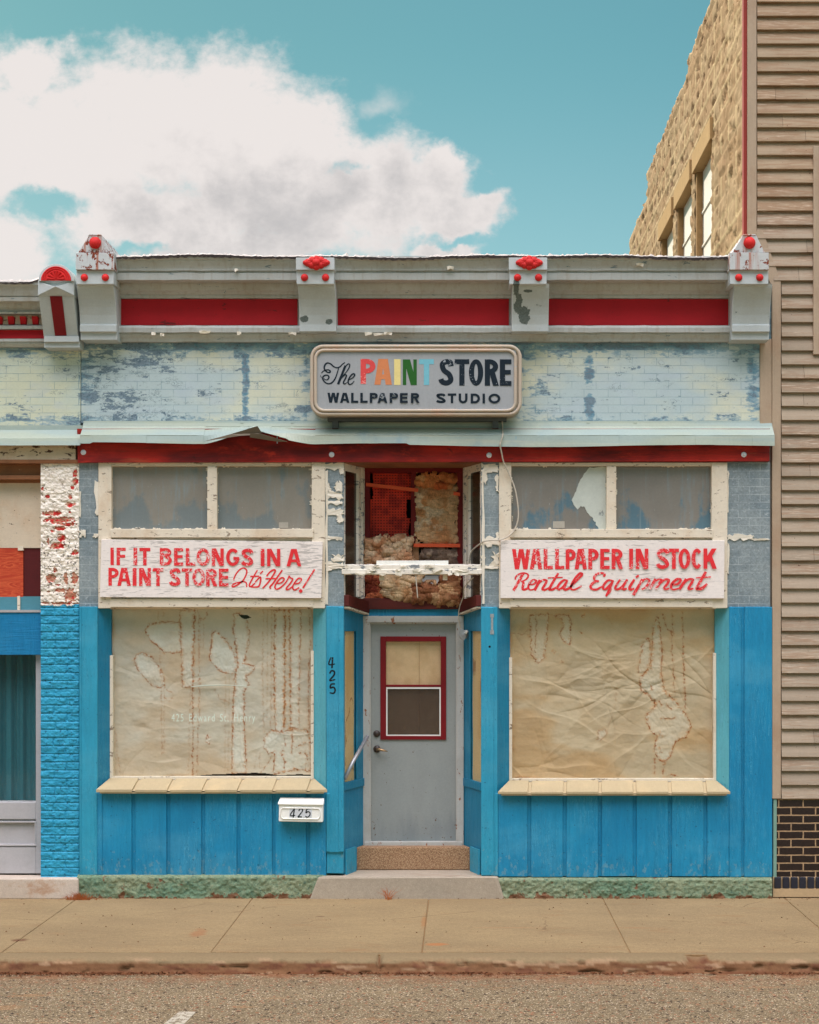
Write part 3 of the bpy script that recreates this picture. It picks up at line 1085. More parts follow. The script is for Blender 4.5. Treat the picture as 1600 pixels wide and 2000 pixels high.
# litter along the kerb foot and a few scraps on the slabs: nobody could count it
mb = MB()
rg = random.Random(11)
for i in range(5200):
    x = rg.uniform(-4.0, 3.6)
    if vn(np.array(x * 1.6), np.array(0.0), 4) < rg.random() * 0.85:
        continue
    y = EDGE - 0.028 - abs(rg.gauss(0, 0.05))
    s = rg.uniform(0.003, 0.013)
    a = rg.uniform(0, 6.28)
    z = ROAD_Z + 0.004 + rg.random() * 0.008
    mb.poly([(x + s * math.cos(a), y + s * math.sin(a), z), (x - s * 0.4 * math.sin(a), y + s * 0.4 * math.cos(a), z + s * 0.7),
             (x - s * math.cos(a), y - s * math.sin(a), z + 0.003), (x + s * 0.4 * math.sin(a), y - s * 0.4 * math.cos(a), z)])
for i in range(90):
    x = rg.uniform(-4.0, 3.6)
    y = EDGE - 0.02 - abs(rg.gauss(0, 0.03))
    s = rg.uniform(0.012, 0.028)
    a = rg.uniform(0, 6.28)
    z = ROAD_Z + 0.006
    mb.poly([(x + s * math.cos(a), y + s * math.sin(a), z), (x - s * 0.4 * math.sin(a), y + s * 0.4 * math.cos(a), z + s * 0.5), (x - s * math.cos(a), y - s * math.sin(a), z + 0.004), (x + s * 0.4 * math.sin(a), y - s * 0.4 * math.cos(a), z)])
for i in range(420):
    x, y = rg.uniform(-4.0, 3.6), rg.uniform(-2.3, -0.06)
    if rg.random() < 0.65:
        y = -0.07 - abs(rg.gauss(0, 0.03))
    s = rg.uniform(0.003, 0.010)
    a = rg.uniform(0, 6.28)
    mb.poly([(x + s * math.cos(a), y + s * math.sin(a), 0.004), (x - s * 0.4 * math.sin(a), y + s * 0.4 * math.cos(a), 0.006 + s * 0.6),
             (x - s * math.cos(a), y - s * math.sin(a), 0.004), (x + s * 0.4 * math.sin(a), y - s * 0.4 * math.cos(a), 0.004)])
tag(mb.build('leaf_litter', m_leaf), 'brown leaf scraps and grit lying along the kerb foot', 'litter', kind='stuff')

# ------------------------------------------------------------------ the paint store
shop = empty('shop_building', (P(830, 0).x, 0.0, 0.0), 'low blue storefront with grey and red cornice, papered windows and recessed grey door', 'building')
XL, XR = P(157, 0).x, P(1509, 0).x

# shell behind the facade
mb = MB()
mb.box(XL + 0.01, XL + 0.2, 0.24, 12, -0.1, 5.35)
mb.box(XR - 0.2, XR - 0.01, 0.24, 12, -0.1, 5.35)
mb.box(XL + 0.2, XR - 0.2, 11.8, 12, -0.1, 5.35)
mb.box(XL + 0.2, XR - 0.2, 0.24, 11.8, 3.95, 4.05)
mb.box(XL + 0.2, XR - 0.2, 2.4, 2.5, 0.0, 3.95)
mb.build('wall', m_dark, shop)
mb = MB()
mb.box(XL + 0.02, XR - 0.02, 0.32, 11.9, 5.36, 5.42)
mb.build('roof', m_tarroof, shop)

# upper wall of painted tin brick
mb = MB()
mb.fbox(159, 1484, 664, 826, 0.0, 0.22)
mb.fbox(160, 1508, 500, 664, 0.03, 0.30)
mb.build('brick_siding', m_tin, shop)
mb = MB()
mb.fbox(1484.5, 1508, 662, 834, -0.012, 0.2)
mb.build('corner_board', m_tanboard, shop, bevel=0.004)


def prof_px(pts):
    out = []
    for py, y in pts:
        out.append((y, P(0, py, y).z))
    return out


# cornice
cp = prof_px([(500.5, 0.28), (500.5, -0.315), (505, -0.315), (507, -0.30), (510, -0.297), (514, -0.288), (519, -0.276), (524, -0.268), (528.5, -0.266), (529.5, -0.245),
              (532.5, -0.245), (533.2, -0.262), (546.5, -0.258)])
zs = P(0, 546.5, -0.258).z
cp += [(-0.12, zs + 0.004)] + prof_px([(556, -0.12), (561, -0.112), (567, -0.10), (571, -0.082), (574.5, -0.072), (575.5, -0.06), (578, -0.06), (582.5, -0.052), (583.5, -0.02),
                                       (635.5, -0.02), (636, -0.10), (640, -0.112), (649, -0.108), (650, -0.085), (653, -0.088), (657, -0.075), (661, -0.06), (667, -0.052)])
zb = P(0, 667, -0.052).z
cp += [(0.0, zb)]
mb = MB()
x0, x1 = P(200, 0, -0.25).x, P(1455, 0, -0.25).x
xs_ = np.linspace(x0, x1, 60)
mb.sweep(cp, list(xs_), wob=0.0022, cap=False)
cornice = mb.build('cornice', m_cornice, shop)
# ragged tarred edge on top of it
mb = MB()
rg = random.Random(5)
n = 300
prev = None
for i in range(n):
    x = x0 + (x1 - x0) * i / (n - 1)
    b_ = P(0, 505.0, -0.32).z + rg.uniform(-0.007, 0.004)
    sag = 0.008 * math.sin(x * 2.1) + 0.006 * math.sin(x * 5.3 + 1)
    t_ = P(0, 500.5, -0.32).z + sag + rg.uniform(-0.003, 0.004)
    c_ = t_ + 0.010 + max(0, rg.gauss(0.004, 0.006))
    cur = ((x, -0.326, b_ + sag), (x, -0.324, t_), (x, -0.30, c_), (x, 0.3, c_ + 0.02))
    if prev:
        mb.poly([prev[0], cur[0], cur[1], prev[1]], 0)
        mb.poly([prev[1], cur[1], cur[2], prev[2]], 1)
        mb.poly([prev[2], cur[2], cur[3], prev[3]], 1)
    prev = cur
mb.build('tar_edge', [m_tar, m_whitecap], cornice)
for a, b in ((230, 581), (658, 994), (1071, 1426)):
    mb = MB()
    mb.fbox(a, b, 584, 635, -0.032, -0.021)
    mb.build('frieze_panel', m_red, cornice)

rg = random.Random(12)
for fx_, fy_, fw_ in ((300, 651, 9), (317, 653, 8), (400, 648, 24), (467, 650, 9), (571, 651, 17), (720, 651, 16), (740, 653, 22), (758, 651, 17), (1003, 646, 10), (880, 522, 14), (462, 527, 8), (1250, 516, 16), (1160, 503, 30)):
    mb = MB()
    pts = [(fx_ - fw_ / 2, fy_ - 2), (fx_ - fw_ * .1, fy_ - 3), (fx_ + fw_ / 2, fy_ - 1.5), (fx_ + fw_ * .4, fy_ + rg.uniform(2, 5)), (fx_, fy_ + rg.uniform(1, 4)), (fx_ - fw_ * .4, fy_ + rg.uniform(2, 5))]
    base_ = -0.118 if fy_ > 600 else -0.285
    mb.prism([P(a, b, base_ - rg.uniform(0.0, 0.02)) for a, b in pts], base_ + 0.006)
    mb.build('paint_flake', m_flake, cornice)


def bracket(xc, wd, end, orn=False):
    """console with boss balls; end ones carry a stepped finial"""
    h = wd / 2
    yb = 0.03
    mb = MB()
    # lower console, swept across its width
    pr = prof_px([(554, -0.335), (556, -0.33), (562, -0.322), (572, -0.30), (585, -0.27), (600, -0.243), (615, -0.222), (630, -0.208), (634, -0.205)])
    if end:
        pr += prof_px([(634.5, -0.218), (648, -0.216), (649, -0.19), (664, -0.185)])
    else:
        pr += prof_px([(636, -0.205), (647.5, -0.203)])
    pr = [(yb, pr[0][1])] + pr + [(yb, pr[-1][1])]
    xa, xb = P(xc - h + 1, 0, -0.25).x, P(xc + h - 1, 0, -0.25).x
    sh = 0.0
    mb.sweep(pr, [xa, xb])
    mb.fbox(xc - h - 4, xc + h - 5, 528, 555, -0.375, yb)
    if not end:
        mb.fbox(xc - h - 5, xc + h - 4, 503, 527, -0.40, yb)
    o = mb.build('bracket', m_bracket, shop, bevel=0.004)
    for s in (-20.5, 20.5):
        b = MB()
        c = P(xc - 4.5 + s, 542, -0.375)
        b.ball(c, 0.032, 0.026, 0.032)
        b.build('boss', m_redball, o, smooth=True)
    if end:
        f_ = MB()
        c0 = xc - 4
        fr = [(c0 - h + 4, 493), (c0 - h * 0.42, 465), (c0 - h * 0.38, 459.5), (c0 + h * 0.36, 459.5), (c0 + h * 0.42, 465), (c0 + h - 8, 493)]
        f_.fbox(xc - h - 5, xc + h - 4, 493, 527, -0.40, yb + 0.22)
        f_.pprism(fr, -0.37, 0.25)
        f_.pprism([(c0 - h * 0.36, 460), (c0 - h * 0.30, 457), (c0 + h * 0.3, 457.5), (c0 + h * 0.36, 460)], -0.375, 0.2)
        f_.build('finial', m_finial, o, bevel=0.004)
        b = MB()
        b.ball(P(c0, 474.5, -0.37), 0.052, 0.042, 0.052)
        b.build('boss', m_redball, o, smooth=True)
    if orn:
        b = MB()
        c = P(xc - 2, 513, -0.402)
        b.ball(c, 0.042, 0.036, 0.040)
        for ux, uz, rr in ((-.072, 0, .032), (.072, 0, .032), (-.04, .022, .03), (.04, .022, .03), (-.04, -.022, .03), (.04, -.022, .03), (0, .038, .026), (0, -.042, .026), (-.1, 0, .02), (.1, 0, .02),
                           (-.066, .018, .018), (.066, .018, .018), (-.066, -.018, .018), (.066, -.018, .018), (0, .012, .022)):
            b.ball((c.x + ux * 0.92, c.y + 0.002, c.z + uz * 0.85), rr * 1.25, 0.024, rr * 1.15, 12, 8)
        b.build('rosette', m_redball, o, smooth=True)
    return o


bracket(190, 74, True)
bracket(620, 74, False, True)
bracket(1036, 74, False, True)
bracket(1468, 76, True)

# flashing strip: slopes forward then a lip hangs down; one stretch torn up
mb = MB()
fx = np.linspace(P(158, 0, -0.1).x, P(1512, 0, -0.1).x, 220)


def torn(px):
    a = max(0.0, 1 - abs((px - 492) / (92 if px < 492 else 120)))
    return a ** 1.25


def flash_prof(x):
    px = 905 + x * 222 * 1.008
    t = torn(px)
    wv = 0.006 * math.sin(x * 3.1) + 0.004 * math.sin(x * 7.7 + 1)
    low = 868 + (3 if px > 800 else 0) - 2.5 * (px > 180) * (px < 560) + 2 * math.sin(x * 2.3)
    lowy = -0.135 - 0.12 * t
    return [(-0.004, P(0, 822.5, 0).z), (-0.008, P(0, 827, 0).z), (-0.02, P(0, 834, 0).z), (-0.125 - 0.02 * t + wv * 0.5, P(0, 851 - 14 * t, -0.12).z), (lowy + wv, P(0, low - 27 * t, -0.13).z)]


pr = [flash_prof(x) for x in fx]
for i in range(len(fx) - 1):
    for k in range(4):
        mb.poly([(fx[i], *pr[i][k]), (fx[i + 1], *pr[i + 1][k]), (fx[i + 1], *pr[i + 1][k + 1]), (fx[i], *pr[i][k + 1])])
o = mb.build('flashing', m_flash, shop)
sol = o.modifiers.new('thickness', 'SOLIDIFY')
sol.thickness = 0.004
mb = MB()      # the torn tongue that stands up from it
mb.poly([P(398, 862, -0.30), P(450, 848, -0.31), P(503, 832, -0.33), P(512, 846, -0.31), P(488, 850, -0.32), P(470, 851, -0.32)])
mb.poly([P(489, 846, -0.335), P(513, 848, -0.33), P(562, 862.5, -0.30), P(545, 863, -0.30), P(488, 854, -0.325)])
o2 = mb.build('flashing_tongue', flat('bare grey sheet metal', (92, 80, 64), 0.35, 10, 0.6), o)
sol = o2.modifiers.new('thickness', 'SOLIDIFY')
sol.thickness = 0.003
for sx in (545, 763, 1007, 1252):
    mb = MB()
    q = P(sx, 840, 0)
    mb.box(q.x - 0.004, q.x + 0.004, -0.131, -0.126, P(0, 866, -0.13).z, P(0, 852, -0.13).z)
    mb.build('seam', flat('seam line', (128, 156, 164), 0.2), o)

# red timber under the flashing
mb = MB()
n = 40
for i in range(n):
    pa, pb = 152 + (1503 - 152) * i / n, 152 + (1503 - 152) * (i + 1) / n
    ea, eb = (903.5 - 3.0 * pa / 1503), (903.5 - 3.0 * pb / 1503)
    f0, f1 = P(pa, ea, -0.06), P(pb, eb, -0.06)
    t0, t1 = P(pa, 838, -0.03), P(pb, 838, -0.03)
    mb.poly([f0, f1, (t1.x, -0.055, t1.z), (t0.x, -0.055, t0.z)])
    mb.poly([(f0.x, 0.1, f0.z), (f1.x, 0.1, f1.z), f1, f0])
for pa in (152, 1503):
    f0 = P(pa, 903.5 - 3.0 * pa / 1503, -0.06)
    mb.poly([f0, (f0.x, 0.1, f0.z), (f0.x, 0.1, P(0, 838).z), (f0.x, -0.055, P(0, 838).z)])
beam = mb.build('beam', m_beam, shop)
for bx, by in ((163, 883.5), (648, 888), (955.5, 889), (1453, 888)):
    mb = MB()
    c = P(bx, by, -0.06)
    mb.ball((c.x, -0.061, c.z), 0.024, 0.007, 0.024, 20, 8)
    mb.ball((c.x, -0.068, c.z), 0.010, 0.009, 0.010, 8, 6)
    mb.build('bolt', m_bolt, beam)

# grey brick-pattern sheets and the flaked white paint still clinging to them
for a, b in ((155, 192), (634, 672), (940, 975), (1420, 1504)):
    mb = MB()
    mb.fbox(a, b, 902, 1186, -0.012, 0.22, j=0)
    sh = mb.build('shingle_sheet', m_shingle, shop)
    rg = random.Random(a)
    spots = {634: [(636, 672, 906, 918), (664, 672, 914, 926), (636, 641, 920, 1180), (655, 668, 940, 958), (636, 646, 946, 958), (637, 668, 960, 974), (640, 668, 978, 985), (637, 670, 994, 1004),
                   (660, 670, 1004, 1020), (636, 668, 1048, 1054), (650, 671, 1085, 1098), (636, 671, 1099, 1112)],
             940: [(942, 974, 906, 922), (941, 952, 920, 944), (968, 975, 928, 960), (969, 974, 1040, 1062), (942, 974, 1049, 1066), (962, 974, 1080, 1104), (940, 947, 1086, 1100), (942, 974, 1103, 1112), (942, 946, 918, 1180)],
             155: [(155, 158, 960, 1010), (155, 165, 1036, 1048), (182, 192, 1044, 1050), (186, 193, 940, 1005)],
             1420: [(1422, 1470, 1044, 1054), (1420, 1424, 920, 1000), (1420, 1424, 1060, 1120), (1470, 1503, 1052, 1055)]}[a]
    for u0, u1, v0, v1 in spots:
        mb = MB()
        N = 26
        pts = []
        for i in range(N):
            t = i / N * 4
            k = int(t)
            fr = t - k
            x, y = ((u0 + (u1 - u0) * fr, v0), (u1, v0 + (v1 - v0) * fr), (u1 - (u1 - u0) * fr, v1), (u0, v1 - (v1 - v0) * fr))[k]
            am = min(4.0, 0.35 * min(u1 - u0, v1 - v0))
            pts.append(P(min(max(x + rg.uniform(-am, am), a - 1), b + 1), y + rg.uniform(-am, am), -0.018 - rg.random() * 0.006))
        mb.prism(pts, -0.0125)
        mb.build('paint_flake', m_flake, sh)


def ragged(a, b, n, amp, rg):
    return [a + (b - a) * i / n + (rg.uniform(-amp, amp) if 0 < i < n else 0) for i in range(n + 1)]


# transom and shop windows with their frames
def win(xo0, xo1, px_l, pm0, pm1, px_r, gx0, gx1, mpane, seed):
    """upper white frame with two painted panes; board zone below; big window below that"""
    rg = random.Random(seed)
    tr = MB()
    tr.fbox(xo0, px_l, 903, 1188, -0.03, 0.12)
    tr.fbox(px_r, xo1, 903, 1188, -0.03, 0.12)
    tr.fbox(px_l, px_r, 903, 910, -0.024, 0.12)
    tr.fbox(pm0, pm1, 910, 1033, -0.026, 0.12)
    tr.fbox(px_l - 3, px_r + 3, 1033, 1050, -0.045, 0.12)
    tr.fbox(px_l, px_r, 1050, 1170, -0.005, 0.12)
    tr.fbox(px_l - 3, px_r + 3, 1169, 1186, -0.036, 0.12)
    f_ = tr.build('window_frame', m_trim, shop, bevel=0.004)
    for a, b in ((px_l, pm0), (pm1, px_r)):
        mb = MB()
        mb.fbox(a - 2, b + 2, 908, 1036, 0.03, 0.05, j=0)
        mb.build('pane', mpane, f_)
        # ragged putty and old paint left on the rim of the glass
        for side in range(4):
            for i in range(14):
                if rg.random() < 0.45:
                    continue
                t0, ln, dp = rg.random(), rg.uniform(0.03, 0.12), rg.uniform(1.0, 4.5) * (1.8 if side == 3 and rg.random() < 0.3 else 1)
                if side in (0, 2):
                    u0, u1 = a + (b - a) * t0, a + (b - a) * min(1, t0 + ln)
                    yy = 909 if side == 0 else 1034
                    sg = 1 if side == 0 else -1
                    pts = [(u0, yy), (u0 + (u1 - u0) * .3, yy + sg * dp), (u0 + (u1 - u0) * .6, yy + sg * dp * .6), (u0 + (u1 - u0) * .8, yy + sg * dp), (u1, yy)]
                else:
                    v0, v1 = 910 + 122 * t0, 910 + 122 * min(1, t0 + ln)
                    xx = a - 1 if side == 1 else b + 1
                    sg = 1 if side == 1 else -1
                    pts = [(xx, v0), (xx + sg * dp, v0 + (v1 - v0) * .3), (xx + sg * dp * .5, v0 + (v1 - v0) * .6), (xx + sg * dp, v0 + (v1 - v0) * .8), (xx, v1)]
                fl = MB()
                fl.prism([P(x, y, 0.020) for x, y in pts], 0.029)
                fl.build('paint_rim', m_flake, f_)
    return f_


frL = win(192, 635, 218, 405, 424, 609, 220, 609, m_paneL, 1)
frR = win(975, 1421, 999, 1185, 1204, 1390, 998, 1394, m_paneR, 2)
# scraped corner of the right window's first pane
mb = MB()
rg = random.Random(9)
base = [(1152, 913), (1184, 912), (1185, 1034), (1170, 1034), (1166, 1026), (1160, 1016), (1150, 1004), (1143, 992), (1136, 988), (1128, 994), (1116, 978), (1123, 964), (1131, 945), (1140, 926)]
pts = []
for i, (x, y) in enumerate(base):
    x2, y2 = base[(i + 1) % len(base)]
    for t in (0, 0.25, 0.5, 0.75):
        pts.append((x + (x2 - x) * t + rg.uniform(-1.5, 1.5), y + (y2 - y) * t + rg.uniform(-1.5, 1.5)))
mb.prism([P(x, y, 0.026) for x, y in pts], 0.029)
mb.build('bare_glass_patch', paint('chalky scraped glass', (178, 182, 172), 0.1, dirt=(150, 160, 156), dirt_amt=0.8, chip=(128, 132, 128), chip_thr=0.64, chip_sc=(9, 9, 9), grain=(9, 9, 9), rough=0.4), frR)
for a, b, c_, d_ in ((1080, 1103, 1018, 1031), (545, 563, 1020, 1031)):
    mb = MB()
    mb.fbox(a, b, c_, d_, 0.026, 0.029, j=0)
    mb.build('sticker', flat('faded sticker', (150, 144, 132), 0.1), frL if a < 800 else frR)

for gx0, gx1, gb, jl0, jr1, sl0, sl1, sf in ((220, 609, 1518, 190, 637, 188, 639, 1545.5), (999, 1394, 1522, 971, 1424, 972.5, 1427, 1549.5)):
    # splayed reveals either side of the glass
    fr = MB()
    GY = 0.10
    gl_, gr_ = P(gx0, 0, GY).x, P(gx1, 0, GY).x
    zt, zb = P(0, 1187, 0).z, P(0, gb, GY).z
    fr.box(gl_ - 0.02, gl_ + 0.006, GY - 0.02, GY + 0.05, zb - 0.02, zb + 1.08)
    fr.box(gr_ - 0.006, gr_ + 0.02, GY - 0.02, GY + 0.05, zb - 0.02, zb + 1.12)
    fr.box(gl_ - 0.02, gr_ + 0.02, GY - 0.016, GY + 0.05, zb - 0.02, zb + 0.008)
    fr.box(gl_ - 0.02, gr_ + 0.02, GY - 0.012, GY + 0.05, zt - 0.012, zt + 0.02)
    wf = fr.build('shop_window', m_trim, shop, bevel=0.002)
    pn = MB()
    pn.box(gl_, gr_, GY, GY + 0.006, zb, zt)
    pn.build('pane', m_glass, wf)
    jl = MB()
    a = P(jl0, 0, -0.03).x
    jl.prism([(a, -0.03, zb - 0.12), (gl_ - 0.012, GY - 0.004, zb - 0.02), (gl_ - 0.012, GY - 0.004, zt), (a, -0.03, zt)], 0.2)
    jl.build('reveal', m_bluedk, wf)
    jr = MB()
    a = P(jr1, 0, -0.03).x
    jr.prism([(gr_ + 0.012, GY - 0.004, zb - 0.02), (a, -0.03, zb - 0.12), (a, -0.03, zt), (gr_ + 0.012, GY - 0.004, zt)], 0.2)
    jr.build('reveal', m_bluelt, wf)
    # sloping sill of short boards
    sl = MB()
    nb_ = 7
    ya, yb_ = GY - 0.018, -0.115
    za, zf = P(0, gb + 2, ya).z, P(0, sf - 3, yb_).z
    xf0, xf1 = P(sl0, 0, yb_).x, P(sl1, 0, yb_).x
    gro = [261, 329, 397, 466, 535, 602] if gx0 < 500 else [1034, 1103, 1172, 1240, 1309, 1378]
    ed = [sl0] + gro + [sl1]
    rg = random.Random(int(gx0))
    for i in range(7):
        f0 = max(xf0, P(ed[i] + 3.2, 0, yb_).x)
        f1 = min(xf1, P(ed[i + 1] - 3.2, 0, yb_).x)
        if i == 0:
            f0 = xf0
        if i == 6:
            f1 = xf1
        b0 = f0 + (0.018 if i else (gl_ - 0.02 - xf0))
        b1 = f1 + (0.018 if i < 6 else (gr_ + 0.02 - xf1))
        dz_ = rg.uniform(-0.002, 0.003)
        sl.hexa([(f0, yb_, zf - 0.022), (f1, yb_, zf - 0.022), (f1, yb_, zf + dz_), (f0, yb_, zf + dz_), (b0, ya, za - 0.03), (b1, ya, za - 0.03), (b1, ya, za + dz_), (b0, ya, za + dz_)])
    sl.box(xf0 + 0.03, xf1 - 0.03, yb_ + 0.008, 0.1, zf - 0.034, zf - 0.010)
    for g in ed[1:-1]:
        f0 = P(g + 0.5, 0, yb_).x
        sl.hexa([(f0 - 0.020, yb_ + 0.008, zf - 0.022), (f0 + 0.020, yb_ + 0.008, zf - 0.022), (f0 + 0.020, yb_ + 0.008, zf - 0.012), (f0 - 0.020, yb_ + 0.008, zf - 0.012),
                 (f0 - 0.004, ya, za - 0.03), (f0 + 0.04, ya, za - 0.03), (f0 + 0.04, ya, za - 0.013), (f0 - 0.004, ya, za - 0.013)])
    sl.build('window_sill', m_sill, shop, bevel=0.004)
    # board and batten apron
    kp = MB()
    k0, k1 = (189, 637) if gx0 < 500 else (973, 1424)
    kb = 1710 if gx0 < 500 else 1712.5
    ed = [k0] + gro + [k1]
    for i in range(7):
        kp.fbox(ed[i] + (3.6 if i else 0), ed[i + 1] - (3.6 if i < 6 else 0), sf - 1, kb + rg.uniform(-1, 1), -0.04, 0.1)
    kp.fbox(k0 + 1, k1 - 1, sf - 1, kb - 1, -0.022, 0.1)
    if gx0 < 500:
        kp.fbox(192, 200, 1549, 1709, -0.046, -0.03)
    kp.build('apron', m_blue, shop, bevel=0.004)

# blue pilasters
pil = []
for bits in (((155, 190.5, 1185, 1709, -0.042), (155, 158.5, 1185, 1709, -0.05), (186, 189.5, 1549, 1709, -0.05)),
             ((637.5, 671, 1184, 1665, -0.045), (661.5, 671.5, 1186, 1664, -0.053), (638, 671, 1664, 1706, -0.03), (637.5, 645, 1549, 1664, -0.05)),
             ((940, 971.5, 1185, 1711, -0.045), (940, 965, 1186, 1710, -0.053), (967.5, 973, 1549, 1711, -0.05)),
             ((1424, 1448, 1185, 1713, -0.03), (1454, 1508.5, 1185, 1713, -0.03), (1424, 1508, 1185, 1712, -0.014))):
    mb = MB()
    for a, b, c_, d_, y in bits:
        mb.fbox(a, b, c_, d_, y, 0.12)
    pil.append(mb.build('pilaster', m_blue2 if bits[0][0] != 1424 else m_blue, shop, bevel=0.005))
o = pil[2]
mb = MB()      # ghost of a bracket taken off the pilaster
mb.fbox(959, 963.5, 1204, 1238, -0.0545, -0.053, j=0)
mb.fbox(957.5, 965, 1199, 1206, -0.0555, -0.053, j=0)
mb.fbox(957.5, 965, 1231, 1239, -0.0555, -0.053, j=0)
mb.build('bracket_ghost', flat('bare paint scar', (128, 136, 136), 0.4, 60), o)
mb = MB()
mb.ball(P(956.5, 1263, -0.053), 0.010, 0.002, 0.010)
mb.build('hole', m_dark, o)

# plinth and entry steps
for a, b, c_, d_ in ((151, 640, 1708, 1753.5), (962, 1508, 1714, 1750.5)):
    xs2 = np.linspace(P(a, 0, -0.07).x, P(b, 0, -0.07).x, 300)
    zz2 = np.linspace(P(0, d_, -0.07).z - 0.02, P(0, c_, -0.07).z, 30)
    XX, ZZ = np.meshgrid(xs2, zz2)
    top = sstep(np.arange(30) / 29.0, 0.86, 1.0)[:, None]
    YY = -0.075 - (fbm(XX * 14, ZZ * 14, 5, a) - 0.5) * 0.026 - (fbm(XX * 45, ZZ * 45, 3, a + 3) - 0.5) * 0.022 + top * 0.03
    YY[-1] = 0.05
    V3 = np.stack([XX, YY, ZZ], -1)
    if a < 500:
        V3[:, -8:, 1] += np.linspace(0, 0.05, 8)[None]
    me_o = gridmesh('plinth', V3, np.ones(V3.shape), m_stucco, parent=shop)
    me_o.location = (0, 0, 0)
mb = MB()
z1 = P(0, 1712, -0.075).z
xa0, xa1, xb0, xb1 = P(604, 0, -0.08).x, P(986, 0, -0.08).x, P(636, 0, 0.3).x, P(965, 0, 0.3).x
mb.prism([(xa0, -0.095, -0.02), (xa1, -0.095, -0.02), (P(973, 0, -0.08).x, -0.09, z1 - 0.004), (P(966, 0, -0.08).x, -0.085, z1), (P(632, 0, -0.08).x, -0.085, z1), (P(622, 0, -0.08).x, -0.09, z1 - 0.004)], 0.6)
mb.build('step', m_step, shop, bevel=0.012)
z2 = P(0, 1655, 0.29).z
mb = MB()
mb.box(P(692.5, 0, 0.29).x, P(918.5, 0, 0.29).x, 0.29, 0.6, z1 + 0.002, z2)
mb.build('step', m_aggr, shop, bevel=0.008)

# house number painted down the pilaster


def catmull(pts, n=8):
    pts = [Vector((*p, 0)) if len(p) == 2 else Vector(p) for p in pts]
    if len(pts) < 3:
        return pts
    out_ = []
    for i in range(len(pts) - 1):
        p0, p1, p2, p3 = pts[max(i - 1, 0)], pts[i], pts[i + 1], pts[min(i + 2, len(pts) - 1)]
        for k in range(n):
            t = k / n
            out_.append(0.5 * ((2 * p1) + (p2 - p0) * t + (2 * p0 - 5 * p1 + 4 * p2 - p3) * t * t + (3 * p1 - p0 - 3 * p2 + p3) * t ** 3))
    out_.append(pts[-1])
    return out_


